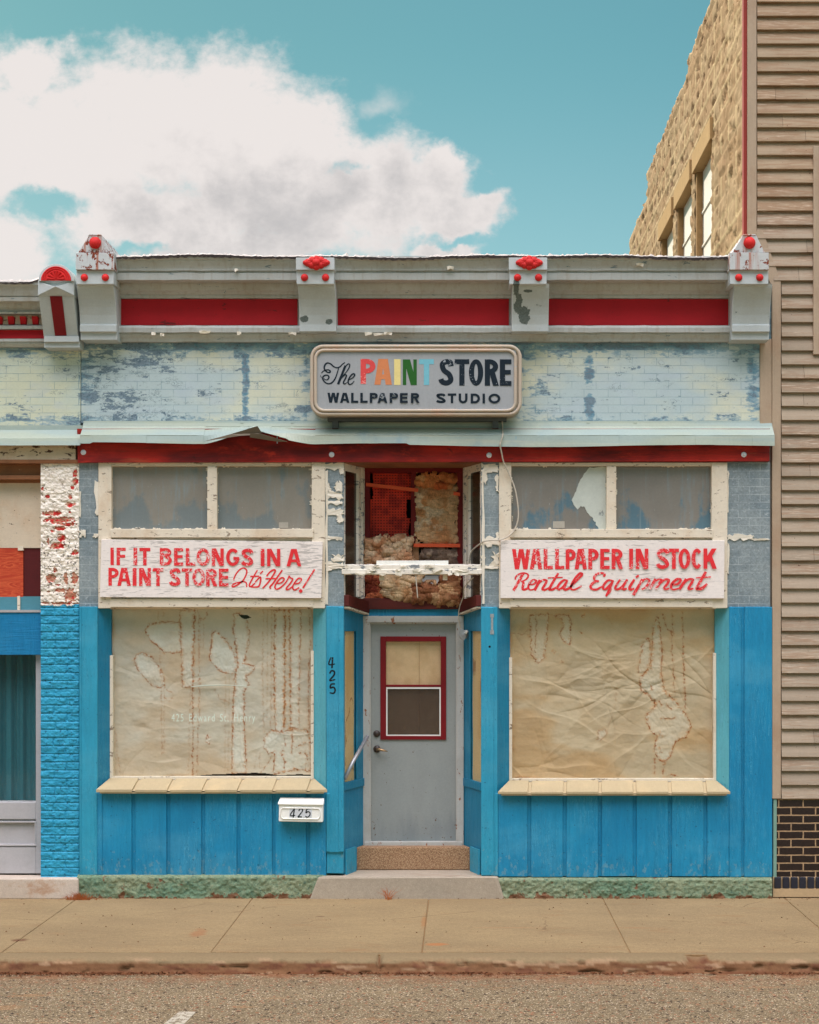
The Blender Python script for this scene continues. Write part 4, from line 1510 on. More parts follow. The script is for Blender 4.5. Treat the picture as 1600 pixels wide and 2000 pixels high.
class Ink:
    """flat painted strokes on a plane y = yf, given in photograph units; every stroke has its own hair of depth"""
    def __init__(s, yf):
        s.mb, s.y, s.k = MB(), yf, 0

    def d(s):
        s.k += 1
        return s.y - 0.0012 - 0.00025 * s.k

    def poly(s, pts):
        y = s.d()
        s.mb.poly([P(x, q, s.y)[:1] + (y,) + P(x, q, s.y)[2:] if False else (P(x, q, s.y).x, y, P(x, q, s.y).z) for x, q in pts])

    def strip(s, a, b):
        y = s.d()
        A_ = [(P(x, q, s.y).x, y, P(x, q, s.y).z) for x, q in a]
        B_ = [(P(x, q, s.y).x, y, P(x, q, s.y).z) for x, q in b]
        for i in range(len(a) - 1):
            s.mb.poly([A_[i], A_[i + 1], B_[i + 1], B_[i]])

    def stroke(s, pts, w, smooth=True, taper=(1, 1), calli=0.0):
        pts = catmull(pts) if smooth else [Vector((*p, 0)) for p in pts]
        n = len(pts)
        L, R_ = [], []
        for i, p in enumerate(pts):
            t = pts[min(i + 1, n - 1)] - pts[max(i - 1, 0)]
            t.normalize()
            f_ = i / max(1, n - 1)
            ww = w * (taper[0] + (1 - taper[0]) * min(1, f_ * 4)) * (taper[1] + (1 - taper[1]) * min(1, (1 - f_) * 4))
            if calli:      # strokes that rise to the right are thin hairlines of a slanted brush
                ww *= 1 - calli + calli * abs(t.y * 0.80 + t.x * -0.30) ** 0.8
            q = Vector((-t.y, t.x, 0)) * ww / 2
            L.append((p.x + q.x, p.y + q.y))
            R_.append((p.x - q.x, p.y - q.y))
        s.strip(L, R_)

    def arc(s, cx, cy, rx, ry, a0, a1, tx, ty=None, n=20):
        ty = tx if ty is None else ty
        a = [a0 + (a1 - a0) * i / n for i in range(n + 1)]
        s.strip([(cx + rx * math.cos(R(q)), cy - ry * math.sin(R(q))) for q in a],
                [(cx + (rx - tx) * math.cos(R(q)), cy - (ry - ty) * math.sin(R(q))) for q in a])

    def rect(s, x0, x1, y0, y1):
        s.poly([(x0, y0), (x1, y0), (x1, y1), (x0, y1)])

    def diag(s, xt, yt, xb, yb, w):
        """bar cut level at both ends"""
        s.poly([(xt - w / 2, yt), (xt + w / 2, yt), (xb + w / 2, yb), (xb - w / 2, yb)])

    def char(s, c, x0, x1, y0, y1, t):
        w_, h = x1 - x0, y1 - y0
        tv = t * 0.9
        ym = (y0 + y1) / 2
        if c == 'I':
            s.rect(x0, x1, y0, y1)
        elif c in 'FEL':
            s.rect(x0, x0 + t, y0, y1)
            if c != 'L':
                s.rect(x0 + t, x1, y0, y0 + tv)
                s.rect(x0 + t, x1 - 0.05 * w_, ym - tv * 0.55, ym + tv * 0.4)
            if c != 'F':
                s.rect(x0 + t, x1, y1 - tv, y1)
        elif c == 'T':
            s.rect(x0, x1, y0, y0 + tv * 1.05)
            xm = (x0 + x1) / 2
            s.rect(xm - t / 2, xm + t / 2, y0 + tv * 1.05, y1)
        elif c in 'PRB':
            s.rect(x0, x0 + t, y0, y1)
            hb = h * (0.5 if c == 'B' else 0.58 if c == 'P' else 0.55)
            rx = min(w_ - t, hb * 0.62)
            xr = x1 - (w_ * 0.05 if c in 'BR' else 0)
            s.rect(x0 + t, xr - rx, y0, y0 + tv)
            s.rect(x0 + t, xr - rx, y0 + hb - tv, y0 + hb)
            s.arc(xr - rx, y0 + hb / 2, rx, hb / 2, -90, 90, t, tv)
            if c == 'B':
                y2 = y0 + hb - tv * 0.5
                hb2 = y1 - y2
                rx = min(w_ - t, hb2 * 0.62)
                s.rect(x0 + t, x1 - rx, y1 - tv, y1)
                s.arc(x1 - rx, y2 + hb2 / 2, rx, hb2 / 2, -90, 90, t, tv)
            if c == 'R':
                s.diag(x0 + w_ * 0.52, y0 + hb - tv * 0.3, x1 - t * 0.55, y1, t * 1.1)
        elif c == 'D':
            s.rect(x0, x0 + t, y0, y1)
            rx = w_ * 0.55
            s.rect(x0 + t, x1 - rx, y0, y0 + tv)
            s.rect(x0 + t, x1 - rx, y1 - tv, y1)
            s.arc(x1 - rx, ym, rx, h / 2, -90, 90, t, tv)
        elif c == 'O':
            s.arc((x0 + x1) / 2, ym, w_ / 2, h / 2, 0, 360, t, tv, 36)
        elif c in 'CG':
            s.arc((x0 + x1) / 2, ym, w_ / 2, h / 2, 42, 318 if c == 'C' else 352, t, tv, 30)
            if c == 'G':
                s.rect((x0 + x1) / 2 + w_ * 0.04, x1 - t * 0.15, ym - tv * 0.1, ym + tv * 0.85)
        elif c == 'S':
            k = t / 2
            s.stroke([(x1 - k * 1.0, y0 + h * 0.27), (x1 - w_ * 0.24, y0 + k * 1.25), (x0 + w_ * 0.46, y0 + k), (x0 + k * 1.15, y0 + h * 0.2), (x0 + w_ * 0.32, y0 + h * 0.42), (x1 - w_ * 0.32, y0 + h * 0.58),
                      (x1 - k * 1.1, y0 + h * 0.79), (x0 + w_ * 0.54, y1 - k), (x0 + w_ * 0.2, y1 - k * 1.4), (x0 + k * 0.6, y0 + h * 0.75)], t)
        elif c == 'N':
            s.rect(x0, x0 + t * 0.95, y0, y1)
            s.rect(x1 - t * 0.95, x1, y0, y1)
            s.diag(x0 + t * 0.62, y0, x1 - t * 0.62, y1, t * 1.25)
        elif c == 'A':
            xm = (x0 + x1) / 2
            s.diag(xm - t * 0.28, y0, x0 + t * 0.52, y1, t * 1.04)
            s.diag(xm + t * 0.28, y0, x1 - t * 0.52, y1, t * 1.04)
            s.rect(x0 + w_ * 0.25, x1 - w_ * 0.25, y0 + h * 0.60, y0 + h * 0.60 + tv * 0.9)
        elif c == 'W':
            q = w_ / 4
            k = t * 0.5
            s.diag(x0 + k, y0, x0 + q + k * 0.1, y1, t)
            s.diag(x0 + 2 * q - k * 0.2, y0, x0 + q + k * 0.3, y1, t)
            s.diag(x0 + 2 * q + k * 0.2, y0, x1 - q - k * 0.3, y1, t)
            s.diag(x1 - k, y0, x1 - q - k * 0.1, y1, t)
        elif c == 'K':
            s.rect(x0, x0 + t, y0, y1)
            s.diag(x1 - t * 0.7, y0, x0 + t * 0.7, y0 + h * 0.66, t * 1.3)
            s.diag(x0 + w_ * 0.47, y0 + h * 0.36, x1 - t * 0.6, y1, t * 1.15)
        elif c == 'U':
            rb = h * 0.42
            s.rect(x0, x0 + t, y0, y1 - rb)
            s.rect(x1 - t, x1, y0, y1 - rb)
            s.arc((x0 + x1) / 2, y1 - rb, w_ / 2, rb, 180, 360, t, tv, 20)
        elif c == '.':
            s.arc((x0 + x1) / 2, ym, w_ / 2, h / 2, 0, 360, w_ / 2 - 0.01, None, 16)

    def line(s, items, ya, yb, t, x_a=0, x_b=1):
        """items (char, x0, x1); ya / yb = (top, foot) at the left and the right end"""
        for c, a, b in items:
            f_ = ((a + b) / 2 - x_a) / (x_b - x_a)
            y0, y1 = ya[0] + (yb[0] - ya[0]) * f_, ya[1] + (yb[1] - ya[1]) * f_
            s.char(c, a, b, y0, y1, t)

    def traced(s, strokes, ox, oy, sc_, calli=0.0, taper=(0.7, 0.6)):
        for pts, w in strokes:
            q = [(ox + x / sc_, oy + y / sc_) for x, y in pts]
            s.stroke(q, w / sc_, len(q) > 2, taper if len(q) > 2 else (1, 1), calli)

    def done(s, name, mat, parent):
        return s.mb.build(name, mat, parent)


DIG = (('4', [([(155, 346), (142, 392), (182, 389)], 9), ([(166, 345), (162, 417)], 11)]),
       ('2', [([(147, 452), (158, 434), (176, 438), (176, 460), (148, 497), (184, 490)], 11)]),
       ('5', [([(182, 519), (157, 522), (152, 545), (172, 541), (183, 560), (172, 580), (147, 576)], 11)]))
for ch, st in DIG:
    ik = Ink(-0.045)
    ik.traced(st, 600, 1180, 3.3333, 0.0, (0.9, 0.7))
    ik.done('house_number', m_black, pil[1])

# ------------------------------------------------------------------ recessed entry
DY = 0.46
LF, LB = P(671.5, 0, 0).x, P(712, 0, DY).x
RF, RB = P(940.5, 0, 0).x, P(905, 0, DY).x
SD = FPX / (CAM_D + DY)


def zpx(py, y=0.0):
    return P(0, py, y).z


def side(mb, left, s0, s1, za0, za1, zb0=None, zb1=None, outw=0.0, th=0.03):
    """slab on the splayed cheek: s along depth (0 front, 1 back), z range at s0 and s1, outw = stands proud into the recess"""
    zb0 = za0 if zb0 is None else zb0
    zb1 = za1 if zb1 is None else zb1
    f_, b_ = (LF, LB) if left else (RF, RB)
    sg = 1 if left else -1

    def pt(s, o, z):
        return (f_ + (b_ - f_) * s + sg * o, DY * s, z)
    lo, hi = -th + outw, outw
    mb.hexa([pt(s0, hi, za0), pt(s1, hi, zb0), pt(s1, hi, zb1), pt(s0, hi, za1), pt(s0, lo, za0), pt(s1, lo, zb0), pt(s1, lo, zb1), pt(s0, lo, za1)])


for left in (True, False):
    mb = MB()
    zl = zpx(1540)
    side(mb, left, 0, 1, 0.2, zl)
    side(mb, left, 0, 1, zl - 0.02, zl + 0.05, outw=0.012)
    zw0, zw1 = zpx(1528), zpx(1233)
    side(mb, left, 0.60, 1, zl + 0.04, zpx(1190))
    side(mb, left, 0, 0.61, zw1, zpx(1190))
    side(mb, left, 0.0, 0.62, zw1 + 0.04, zpx(1212), outw=-0.004)
    side(mb, left, 0.60, 0.66, zw0, zw1, outw=0.006, th=0.02)
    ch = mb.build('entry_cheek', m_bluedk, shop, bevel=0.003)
    mb = MB()
    side(mb, left, 0.0, 0.6, zl + 0.03, zw1, outw=-0.012, th=0.004)
    mb.build('pane', m_glass, ch)
    # upper part: dark side light, cream posts, stained beam end and white underside
    mb = MB()
    side(mb, left, 0.70, 0.84, zpx(1165), zpx(904), outw=0.002)
    side(mb, left, 0.86, 0.93, zpx(1168), zpx(904), outw=0.008)
    side(mb, left, 0.945, 1.0, zpx(1168), zpx(904), outw=0.004)
    side(mb, left, 0.83, 0.96, zpx(1168), zpx(904), outw=-0.006)
    side(mb, left, 0.0, 0.7, zpx(918), zpx(904))
    side(mb, left, 0.0, 0.08, zpx(1165), zpx(904))
    fr = mb.build('side_light', m_trimpeel, shop, bevel=0.003)
    mb = MB()
    side(mb, left, 0.06, 0.72, zpx(1166), zpx(916), outw=-0.02, th=0.006)
    mb.build('pane', flat('dirty dark glass', (40, 36, 30), 0.5, 14, 0.2, 0.5), fr)
    mb = MB()
    side(mb, left, -0.02, 1.02, zpx(1184), zpx(1162), zpx(1197), zpx(1174), outw=0.05, th=0.09)
    bb = mb.build('side_beam', m_brownbeam, shop, bevel=0.004)
    mb = MB()
    side(mb, left, 0.0, 1.0, zpx(1188), zpx(1184.6), zpx(1201), zpx(1197.6), outw=0.045, th=0.07)
    mb.build('plank', m_trim, bb)
    # broken cladding by the steps
    mb = MB()
    side(mb, left, 0.05, 0.5, 0.19, zpx(1660), outw=0.02, th=0.015)
    mb.build('cladding_scrap', m_blue2, shop)

# soffit of the recess
mb = MB()
mb.prism([(LF - 0.02, -0.01, zpx(904)), (RF + 0.02, -0.01, zpx(904)), (RF + 0.02, -0.01, zpx(904) + 0.03), (LF - 0.02, -0.01, zpx(904) + 0.03)], 0.75)
mb.build('soffit', m_rustbrown, shop)

# door, its frame and the blue head over it
y = DY
mb = MB()
mb.fbox(709, 722.5, 1203, 1652, y - 0.03, y + 0.12)
mb.fbox(892.5, 906, 1203, 1652, y - 0.03, y + 0.12)
mb.fbox(709, 906, 1203, 1216, y - 0.033, y + 0.12)
mb.fbox(719, 724.5, 1216, 1650, y - 0.012, y + 0.1)
mb.fbox(890.5, 896, 1216, 1650, y - 0.012, y + 0.1)
mb.fbox(719, 896, 1216, 1219, y - 0.012, y + 0.1)
mb.fbox(712, 903, 1644.5, 1655, y - 0.05, y + 0.1)
mb.build('door_frame', m_doorframe, shop, bevel=0.004)
mb = MB()
mb.fbox(707, 908, 1188, 1204, y - 0.01, y + 0.12)
mb.build('entry_header', m_bluedk, shop, bevel=0.003)
mb = MB()
mb.fbox(705, 910, 1168, 1190, y - 0.03, y + 0.1)
mb.build('entry_beam', m_brownbeam, shop, bevel=0.004)

mb = MB()
mb.fbox(724, 891.5, 1219, 1246, y + 0.02, y + 0.06, j=0)
mb.fbox(724, 891.5, 1442, 1643.5, y + 0.02, y + 0.06, j=0)
mb.fbox(724, 746, 1246, 1442, y + 0.02, y + 0.06, j=0)
mb.fbox(868.5, 891.5, 1246, 1442, y + 0.02, y + 0.06, j=0)
door = mb.build('door', m_door, shop)
mb = MB()
mb.fbox(743, 754, 1243, 1445, y + 0.006, y + 0.05)
mb.fbox(861, 871.5, 1243, 1445, y + 0.006, y + 0.05)
mb.fbox(754, 861, 1243, 1253, y + 0.006, y + 0.05)
mb.fbox(754, 861, 1437.5, 1445, y + 0.006, y + 0.05)
mb.fbox(754, 861, 1337.5, 1341.5, y + 0.008, y + 0.05)
dw = mb.build('door_window', m_darkred, door, bevel=0.003)
mb = MB()
mb.fbox(754.5, 757, 1342, 1438, y + 0.012, y + 0.03, j=0)
mb.fbox(858.5, 861, 1342, 1438, y + 0.012, y + 0.03, j=0)
mb.fbox(757, 858.5, 1342, 1345.5, y + 0.012, y + 0.03, j=0)
mb.fbox(757, 858.5, 1435, 1438, y + 0.012, y + 0.03, j=0)
mb.build('screen_frame', m_fullwhite, dw)


def m_screen_():
    m = bpy.data.materials.new('insect screen')
    m.use_nodes = True
    t = m.node_tree
    b = t.nodes['Principled BSDF']
    b.inputs['Base Color'].default_value = (0.06, 0.042, 0.03, 1)
    b.inputs['Roughness'].default_value = 0.8
    b.inputs['Alpha'].default_value = 0.50
    return m


mb = MB()
mb.fbox(757, 858.5, 1345, 1436, y + 0.020, y + 0.022, j=0)
mb.build('screen', m_screen_(), dw)
mb = MB()
mb.fbox(752, 863, 1250, 1340, y + 0.026, y + 0.030, j=0)
mb.build('pane', m_glass, dw)
mb = MB()
c = P(736, 1433, y + 0.02)
mb.ball(c, 0.032, 0.022, 0.032)
mb.build('deadbolt', m_bronze, door, smooth=True)
mb = MB()
c = P(736.5, 1463, y + 0.02)
mb.ball(c, 0.034, 0.02, 0.034)
hd = mb.build('door_handle', m_bronze, door, smooth=True)
mb = MB()
mb.tube([c + Vector((0, -0.02, 0)), c + Vector((0.02, -0.05, 0)), c + Vector((0.06, -0.052, -0.008)), c + Vector((0.10, -0.05, -0.018))], [0.012, 0.013, 0.010, 0.003])
mb.build('lever', m_brass, hd, smooth=True)

# open wall over the door: studs, pegboard, battens
mb = MB()
mb.fbox(711, 722.5, 918, 1172, y + 0.02, y + 0.12)
mb.fbox(802.5, 812.5, 918, 1060, y + 0.02, y + 0.12)
mb.fbox(893, 906, 918, 1172, y + 0.02, y + 0.12)
mb.fbox(711, 906, 914, 923, y + 0.015, y + 0.12)
mb.build('stud', m_redwood, shop, bevel=0.003)
mb = MB()
mb.fbox(806, 818, 1068, 1125, y + 0.03, y + 0.1)
mb.build('stud', flat('bare brown stud', (150, 108, 76), 0.25, 20), shop)
mb = MB()
mb.fbox(700, 915, 910, 1195, y + 0.24, y + 0.26)
mb.build('lining', m_dark, shop)
px_, pz2 = np.meshgrid(np.arange(721, 804, 0.5), np.arange(920, 1056, 0.5))
q0 = P(0, 0, y + 0.1)
S2 = FPX / (CAM_D + y + 0.1)
V3 = np.stack([(px_ - 905) / S2, np.zeros(px_.shape) + y + 0.1, CAM_H + (1218 - pz2) / S2], -1)
hole = ((np.abs((px_ - 725) % 5.6 - 2.8) < 1.15) & (np.abs((pz2 - 948) % 5.5 - 2.75) < 1.15))
C = np.zeros(px_.shape + (3,)) + np.array(A(196, 58, 42))
C = mixa(C, sstep(fbm(px_ * 0.06, pz2 * 0.05, 4, 3), 0.5, 0.7) * 0.7, A(130, 34, 32))
C = mixa(C, hole.astype(float), A(30, 8, 8))
dark = (fbm(px_ * 0.12, pz2 * 0.1, 4, 8))
keep = ~((px_ > 797 - 6 * dark) & (pz2 > 975) & (pz2 < 1012)) & ~((px_ > 803 - 9 * dark) & (pz2 > 1012)) & ~((px_ < 724 + 8 * dark) & (pz2 < 975)) & ~(pz2 < 926 - 4 * dark)
gridmesh('pegboard', V3, C, m_vc_peg, keep, shop)
for a, b, c_, d_ in ((715, 946, 817, 957.5), (872, 961, 899, 965.5), (808, 1065, 899, 1065.5)):
    mb = MB()
    p0, p1 = P(a, b, y - 0.01), P(c_, d_, y - 0.01)
    hh = 0.016
    mb.hexa([p0 + Vector((0, 0, -hh)), p1 + Vector((0, 0, -hh)), p1 + Vector((0, 0, hh)), p0 + Vector((0, 0, hh))] +
            [q + Vector((0, 0.03, k)) for q, k in ((p0, -hh), (p1, -hh), (p1, hh), (p0, hh))])
    mb.build('batten', m_orangebat, shop, bevel=0.002)

# peeling white bar across the front of the opening
mb = MB()
xs3 = list(np.linspace(P(668, 0, 0.0).x, P(941, 0, 0.0).x, 40))
zc = zpx(1113, 0.0)
mb.sweep([(0.06, zpx(1101.5)), (0.0, zpx(1103)), (-0.012, zpx(1104)), (-0.012, zpx(1112)), (-0.02, zpx(1113)), (-0.02, zpx(1121)), (-0.008, zpx(1122.5)), (0.06, zpx(1122.5))], xs3, wob=0.002)
bar = mb.build('transom_bar', m_trimpeel, shop)
rg = random.Random(4)
for i in range(26):
    mb = MB()
    x = rg.uniform(676, 930)
    yv = rg.choice((1104, 1112.5, 1120))
    w_, h_ = rg.uniform(4, 22), rg.uniform(2.5, 7)
    pts = [(x - w_ / 2, yv), (x - w_ * .2, yv - 1), (x + w_ / 2, yv), (x + w_ * .35, yv + h_ * rg.uniform(.5, 1)), (x, yv + h_ * rg.uniform(.4, 1)), (x - w_ * .3, yv + h_ * rg.uniform(.5, 1))]
    mb.prism([P(a, b, -0.027 - rg.random() * 0.012) for a, b in pts], -0.0215)
    mb.build('paint_flake', m_flake, bar)
for a in (741, 865):
    mb = MB()
    mb.fbox(a, a + 9, 1123, 1133, 0.02, 0.06)
    mb.build('bar_bracket', m_trim, bar)

# ------------------------------------------------------------------ insulation, loose in the opening


def wool(name, px0, px1, py0, py1, y0, thick, seed, cols, label, folds=5.0, sag=0.0):
    X_, Y_ = np.meshgrid(np.linspace(px0, px1, int((px1 - px0) * 1.3)), np.linspace(py0, py1, int((py1 - py0) * 1.3)))
    S_ = FPX / (CAM_D + y0)
    u, v = (X_ - px0) / (px1 - px0), (Y_ - py0) / (py1 - py0)
    edge = np.minimum(np.minimum(u, 1 - u) * (px1 - px0), np.minimum(v, 1 - v) * (py1 - py0)) / 14.0
    n1_ = fbm(X_ * 0.028 * folds / 5, Y_ * 0.05 * folds / 5, 3, seed)
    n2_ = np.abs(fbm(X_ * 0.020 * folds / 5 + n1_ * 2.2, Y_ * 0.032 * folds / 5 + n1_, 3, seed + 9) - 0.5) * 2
    h = np.sqrt(np.clip(edge, 0, 1)) * (0.35 + 0.9 * n1_) - (1 - sstep(n2_, 0.0, 0.16)) * 0.7
    fz_ = fbm(X_ * 0.10 + n1_ * 8, Y_ * 0.42 + n2_ * 6, 4, seed + 4, 0.6) - 0.5
    yy = y0 - thick * h + fz_ * 0.016
    keep_ = edge + (fbm(X_ * 0.09, Y_ * 0.09, 5, seed + 5, 0.65) - 0.5) * 2.0 > 0.20
    c_ = np.zeros(X_.shape + (3,)) + np.array(A(*cols[0]))
    c_ = mixa(c_, sstep(fbm(X_ * 0.03, Y_ * 0.025, 4, seed + 2), 0.42, 0.62), A(*cols[1]))
    c_ = mixa(c_, sstep(fbm(X_ * 0.05, Y_ * 0.06, 4, seed + 7), 0.52, 0.66), A(*cols[2]))
    c_ = mixa(c_, (1 - sstep(n2_, 0.0, 0.14)) * 0.7, A(*cols[3]))  # fold grooves darkened in the colour, as painted shade
    c_ = c_ * 0.80 * (0.72 + 0.75 * fbm(X_ * 0.12 + n1_ * 9, Y_ * 0.6 + n2_ * 7, 3, seed + 14, 0.7))[..., None]
    V_ = np.stack([(X_ - 905) / S_, yy, CAM_H + (1218 - Y_) / S_], -1)
    o_ = gridmesh(name, V_, c_, m_wool, keep_)
    so = o_.modifiers.new('thickness', 'SOLIDIFY')
    so.thickness = 0.02
    so.offset = -1
    return tag(o_, label, 'insulation', 'insulation wool over the door')


PK = ((206, 160, 124), (190, 130, 92), (222, 186, 152), (120, 72, 50))
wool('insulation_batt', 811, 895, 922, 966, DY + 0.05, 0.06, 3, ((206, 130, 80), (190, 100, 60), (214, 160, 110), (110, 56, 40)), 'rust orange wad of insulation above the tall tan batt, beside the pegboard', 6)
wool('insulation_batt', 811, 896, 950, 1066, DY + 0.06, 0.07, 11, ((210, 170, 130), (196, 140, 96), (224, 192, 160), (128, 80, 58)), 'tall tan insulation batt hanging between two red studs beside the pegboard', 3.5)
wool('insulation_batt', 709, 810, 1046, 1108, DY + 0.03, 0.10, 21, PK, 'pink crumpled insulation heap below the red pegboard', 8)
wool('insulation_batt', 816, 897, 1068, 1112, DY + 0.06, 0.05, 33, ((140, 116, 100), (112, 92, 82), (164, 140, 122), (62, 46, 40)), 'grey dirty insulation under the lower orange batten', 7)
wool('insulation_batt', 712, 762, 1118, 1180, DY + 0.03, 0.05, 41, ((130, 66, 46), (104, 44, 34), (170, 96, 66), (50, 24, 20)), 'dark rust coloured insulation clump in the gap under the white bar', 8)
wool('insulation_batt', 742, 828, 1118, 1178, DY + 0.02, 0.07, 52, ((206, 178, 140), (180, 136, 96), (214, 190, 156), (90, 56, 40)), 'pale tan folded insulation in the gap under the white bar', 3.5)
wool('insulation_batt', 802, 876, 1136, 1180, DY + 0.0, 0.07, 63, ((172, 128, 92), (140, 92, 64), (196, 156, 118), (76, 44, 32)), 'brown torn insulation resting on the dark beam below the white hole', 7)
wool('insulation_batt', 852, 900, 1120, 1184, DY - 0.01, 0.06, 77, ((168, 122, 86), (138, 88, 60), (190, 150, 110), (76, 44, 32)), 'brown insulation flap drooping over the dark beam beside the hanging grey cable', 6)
mb = MB()
mb.pprism([(818, 1124), (868, 1124), (868, 1146), (850, 1152), (838, 1142), (822, 1150)], DY + 0.09, DY + 0.10)  # white panel added to stand in for a bright hole
tag(mb.build('bright_hole_panel', m_fullwhite), 'bluish white bright hole panel among the insulation under the white bar', 'bright hole panel')
mb = MB()
mb.fbox(735, 876, 1095, 1103, 0.02, 0.07, j=0.002)
tag(mb.build('foam_board', m_fullwhite, bevel=0.002), 'thin white foam board lying on the peeling bar over the door', 'board')

# ------------------------------------------------------------------ hung sign box
SY = -0.205
sign = empty('sign_box', (P(812, 0, SY).x, 0.0, zpx(818, SY)), 'rounded grey box sign with peach rim and coloured lettering on the brick siding', 'sign')


def rrect(x0, x1, y0, y1, r, yy, n=8):
    out_ = []
    for cx, cy, a0 in ((x1 - r, y0 + r, 90), (x1 - r, y1 - r, 0), (x0 + r, y1 - r, -90), (x0 + r, y0 + r, -180)):
        for i in range(n + 1):
            a = R(a0 - 90 * i / n)
            out_.append(P(cx + r * math.cos(a), cy - r * math.sin(a), yy))
    return out_


mb = MB()
b1, b2 = rrect(607, 1018, 674, 812, 24, SY), rrect(607, 1018, 674, 812, 24, SY)
mb.prism(b1, -0.02)
mb.build('sign_case', m_signside, sign)
mb = MB()
mb.tube(rrect(609.5, 1016, 676.5, 809, 22, SY - 0.002), 0.016, 10, closed=True)
mb.tube(rrect(616.5, 1007, 684, 802, 17, SY - 0.012), 0.014, 10, closed=True)
mb.build('rim', m_signrim, sign, smooth=True)
mb = MB()
mb.pprism([(616, 684), (1008, 684), (1008, 802), (616, 802)], SY - 0.006, SY - 0.002)
face_y = SY - 0.006
mb.build('sign_face', m_signface, sign)
for nm, its, t, ya, yb in (('P', (('P', 704.5, 733.5),), 10.5, (701, 750), (701, 750)), ('A', (('A', 731.5, 765.5),), 11.5, (701, 751.5), (701, 751.5)), ('I', (('I', 770, 782.5),), 12, (701.5, 752), (701.5, 752)),
                           ('N', (('N', 787, 814.2),), 7, (702, 752), (702, 752)), ('T', (('T', 819, 847.5),), 10.5, (701.5, 752), (701.5, 752))):
    ik = Ink(face_y)
    ik.line(its, ya, yb, t)
    if nm == 'N':
        ik.diag(795, 702, 808.5, 752, 12)
    ik.done('lettering', m_paintletters[nm], sign)
ik = Ink(face_y)
ik.line((('S', 858.3, 886.2), ('T', 888, 916.8), ('O', 916, 944), ('R', 947, 974.5), ('E', 976.5, 999)), (701.5, 753), (702, 753.5), 10.2, 858, 999)
ik.done('lettering', m_navy, sign)
ik = Ink(face_y)
ik.line((('W', 639.7, 662.8), ('A', 664.4, 682.7), ('L', 686, 700), ('L', 704, 718.3), ('P', 722.5, 738), ('A', 737.5, 756.7), ('P', 761.4, 778), ('E', 781.5, 796.5), ('R', 802.8, 819.6)), (767, 786.6), (769, 788), 4.8, 639, 978)
ik.done('lettering', m_navy, sign)
ik = Ink(face_y)
ik.line((('S', 852, 871), ('T', 874.7, 891.3), ('U', 896, 913.3), ('D', 919.5, 937.6), ('I', 942.7, 947.3), ('O', 954.2, 977.4)), (767, 786.6), (769, 788), 4.8, 639, 978)
ik.done('lettering', m_navy, sign)
ik = Ink(face_y)
ik.traced([([(590, 130), (540, 165), (490, 215), (430, 232), (370, 210), (310, 158), (250, 140), (205, 170), (185, 230), (200, 280), (245, 320), (290, 325), (300, 298), (270, 275), (210, 280), (160, 305), (130, 340)], 34),
           ([(468, 225), (440, 330), (400, 440), (340, 520), (270, 545), (205, 520), (160, 460), (162, 410), (205, 380), (255, 382), (276, 420), (250, 465), (205, 465), (178, 440)], 32), ([(110, 380), (132, 432)], 12),
           ([(545, 345), (580, 250), (630, 175), (668, 158), (684, 185), (660, 250), (605, 330), (545, 392)], 24), ([(600, 190), (455, 555)], 46),
           ([(520, 440), (585, 372), (618, 382), (600, 440), (562, 515), (578, 550), (632, 520)], 30),
           ([(660, 470), (740, 430), (780, 375), (762, 350), (718, 372), (665, 450), (652, 520), (682, 558), (730, 540), (772, 490)], 30)], 615, 695, 10, 0.25, (0.6, 0.5))
ik.done('lettering', m_navy, sign)
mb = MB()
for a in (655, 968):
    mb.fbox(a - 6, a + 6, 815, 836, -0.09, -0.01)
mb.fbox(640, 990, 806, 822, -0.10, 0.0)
mb.build('under_sign_shade', flat('painted shade under sign', (70, 76, 78), 0.3, 20), sign)  # dark pieces added to stand in for the shadow under the sign

# ------------------------------------------------------------------ painted sign boards
BY = -0.058
sb = empty('sign_board', (P(412, 0, BY).x, BY, zpx(1168, BY)), 'white board with two lines of red capitals ending in slanted script and exclamation mark', 'sign')
mb = MB()
mb.pprism([(195, 1166.5), (198, 1053.5), (630.5, 1058), (627.5, 1168.5)], BY, -0.032)
mb.build('board', m_board, sb, bevel=0.003)
ik = Ink(BY)
ik.line((('I', 216, 222.6), ('F', 227.9, 245.7), ('I', 261, 268.3), ('T', 272.5, 293.8), ('B', 312.5, 336), ('E', 340.3, 358), ('L', 363.3, 382), ('O', 384.3, 410.7), ('N', 414, 437.4), ('G', 442, 468.3),
         ('S', 471.8, 495.3), ('I', 509.6, 517), ('N', 522, 547.8), ('A', 560, 588.8)), (1069.6, 1103.8), (1072.4, 1106.3), 6.8, 216, 588)
ik.done('lettering', m_redletter, sb)
ik = Ink(BY)
ik.line((('P', 212, 232), ('A', 229.4, 255.9), ('I', 259.4, 267), ('N', 272, 295), ('T', 298.3, 319.4), ('S', 331.4, 353.2), ('T', 355.4, 375.8), ('O', 376, 400.8), ('R', 403, 424.9), ('E', 428, 446.8)),
        (1108.8, 1143.9), (1110.9, 1145.3), 6.8, 212, 447)
ik.done('lettering', m_redletter, sb)
ik = Ink(BY)
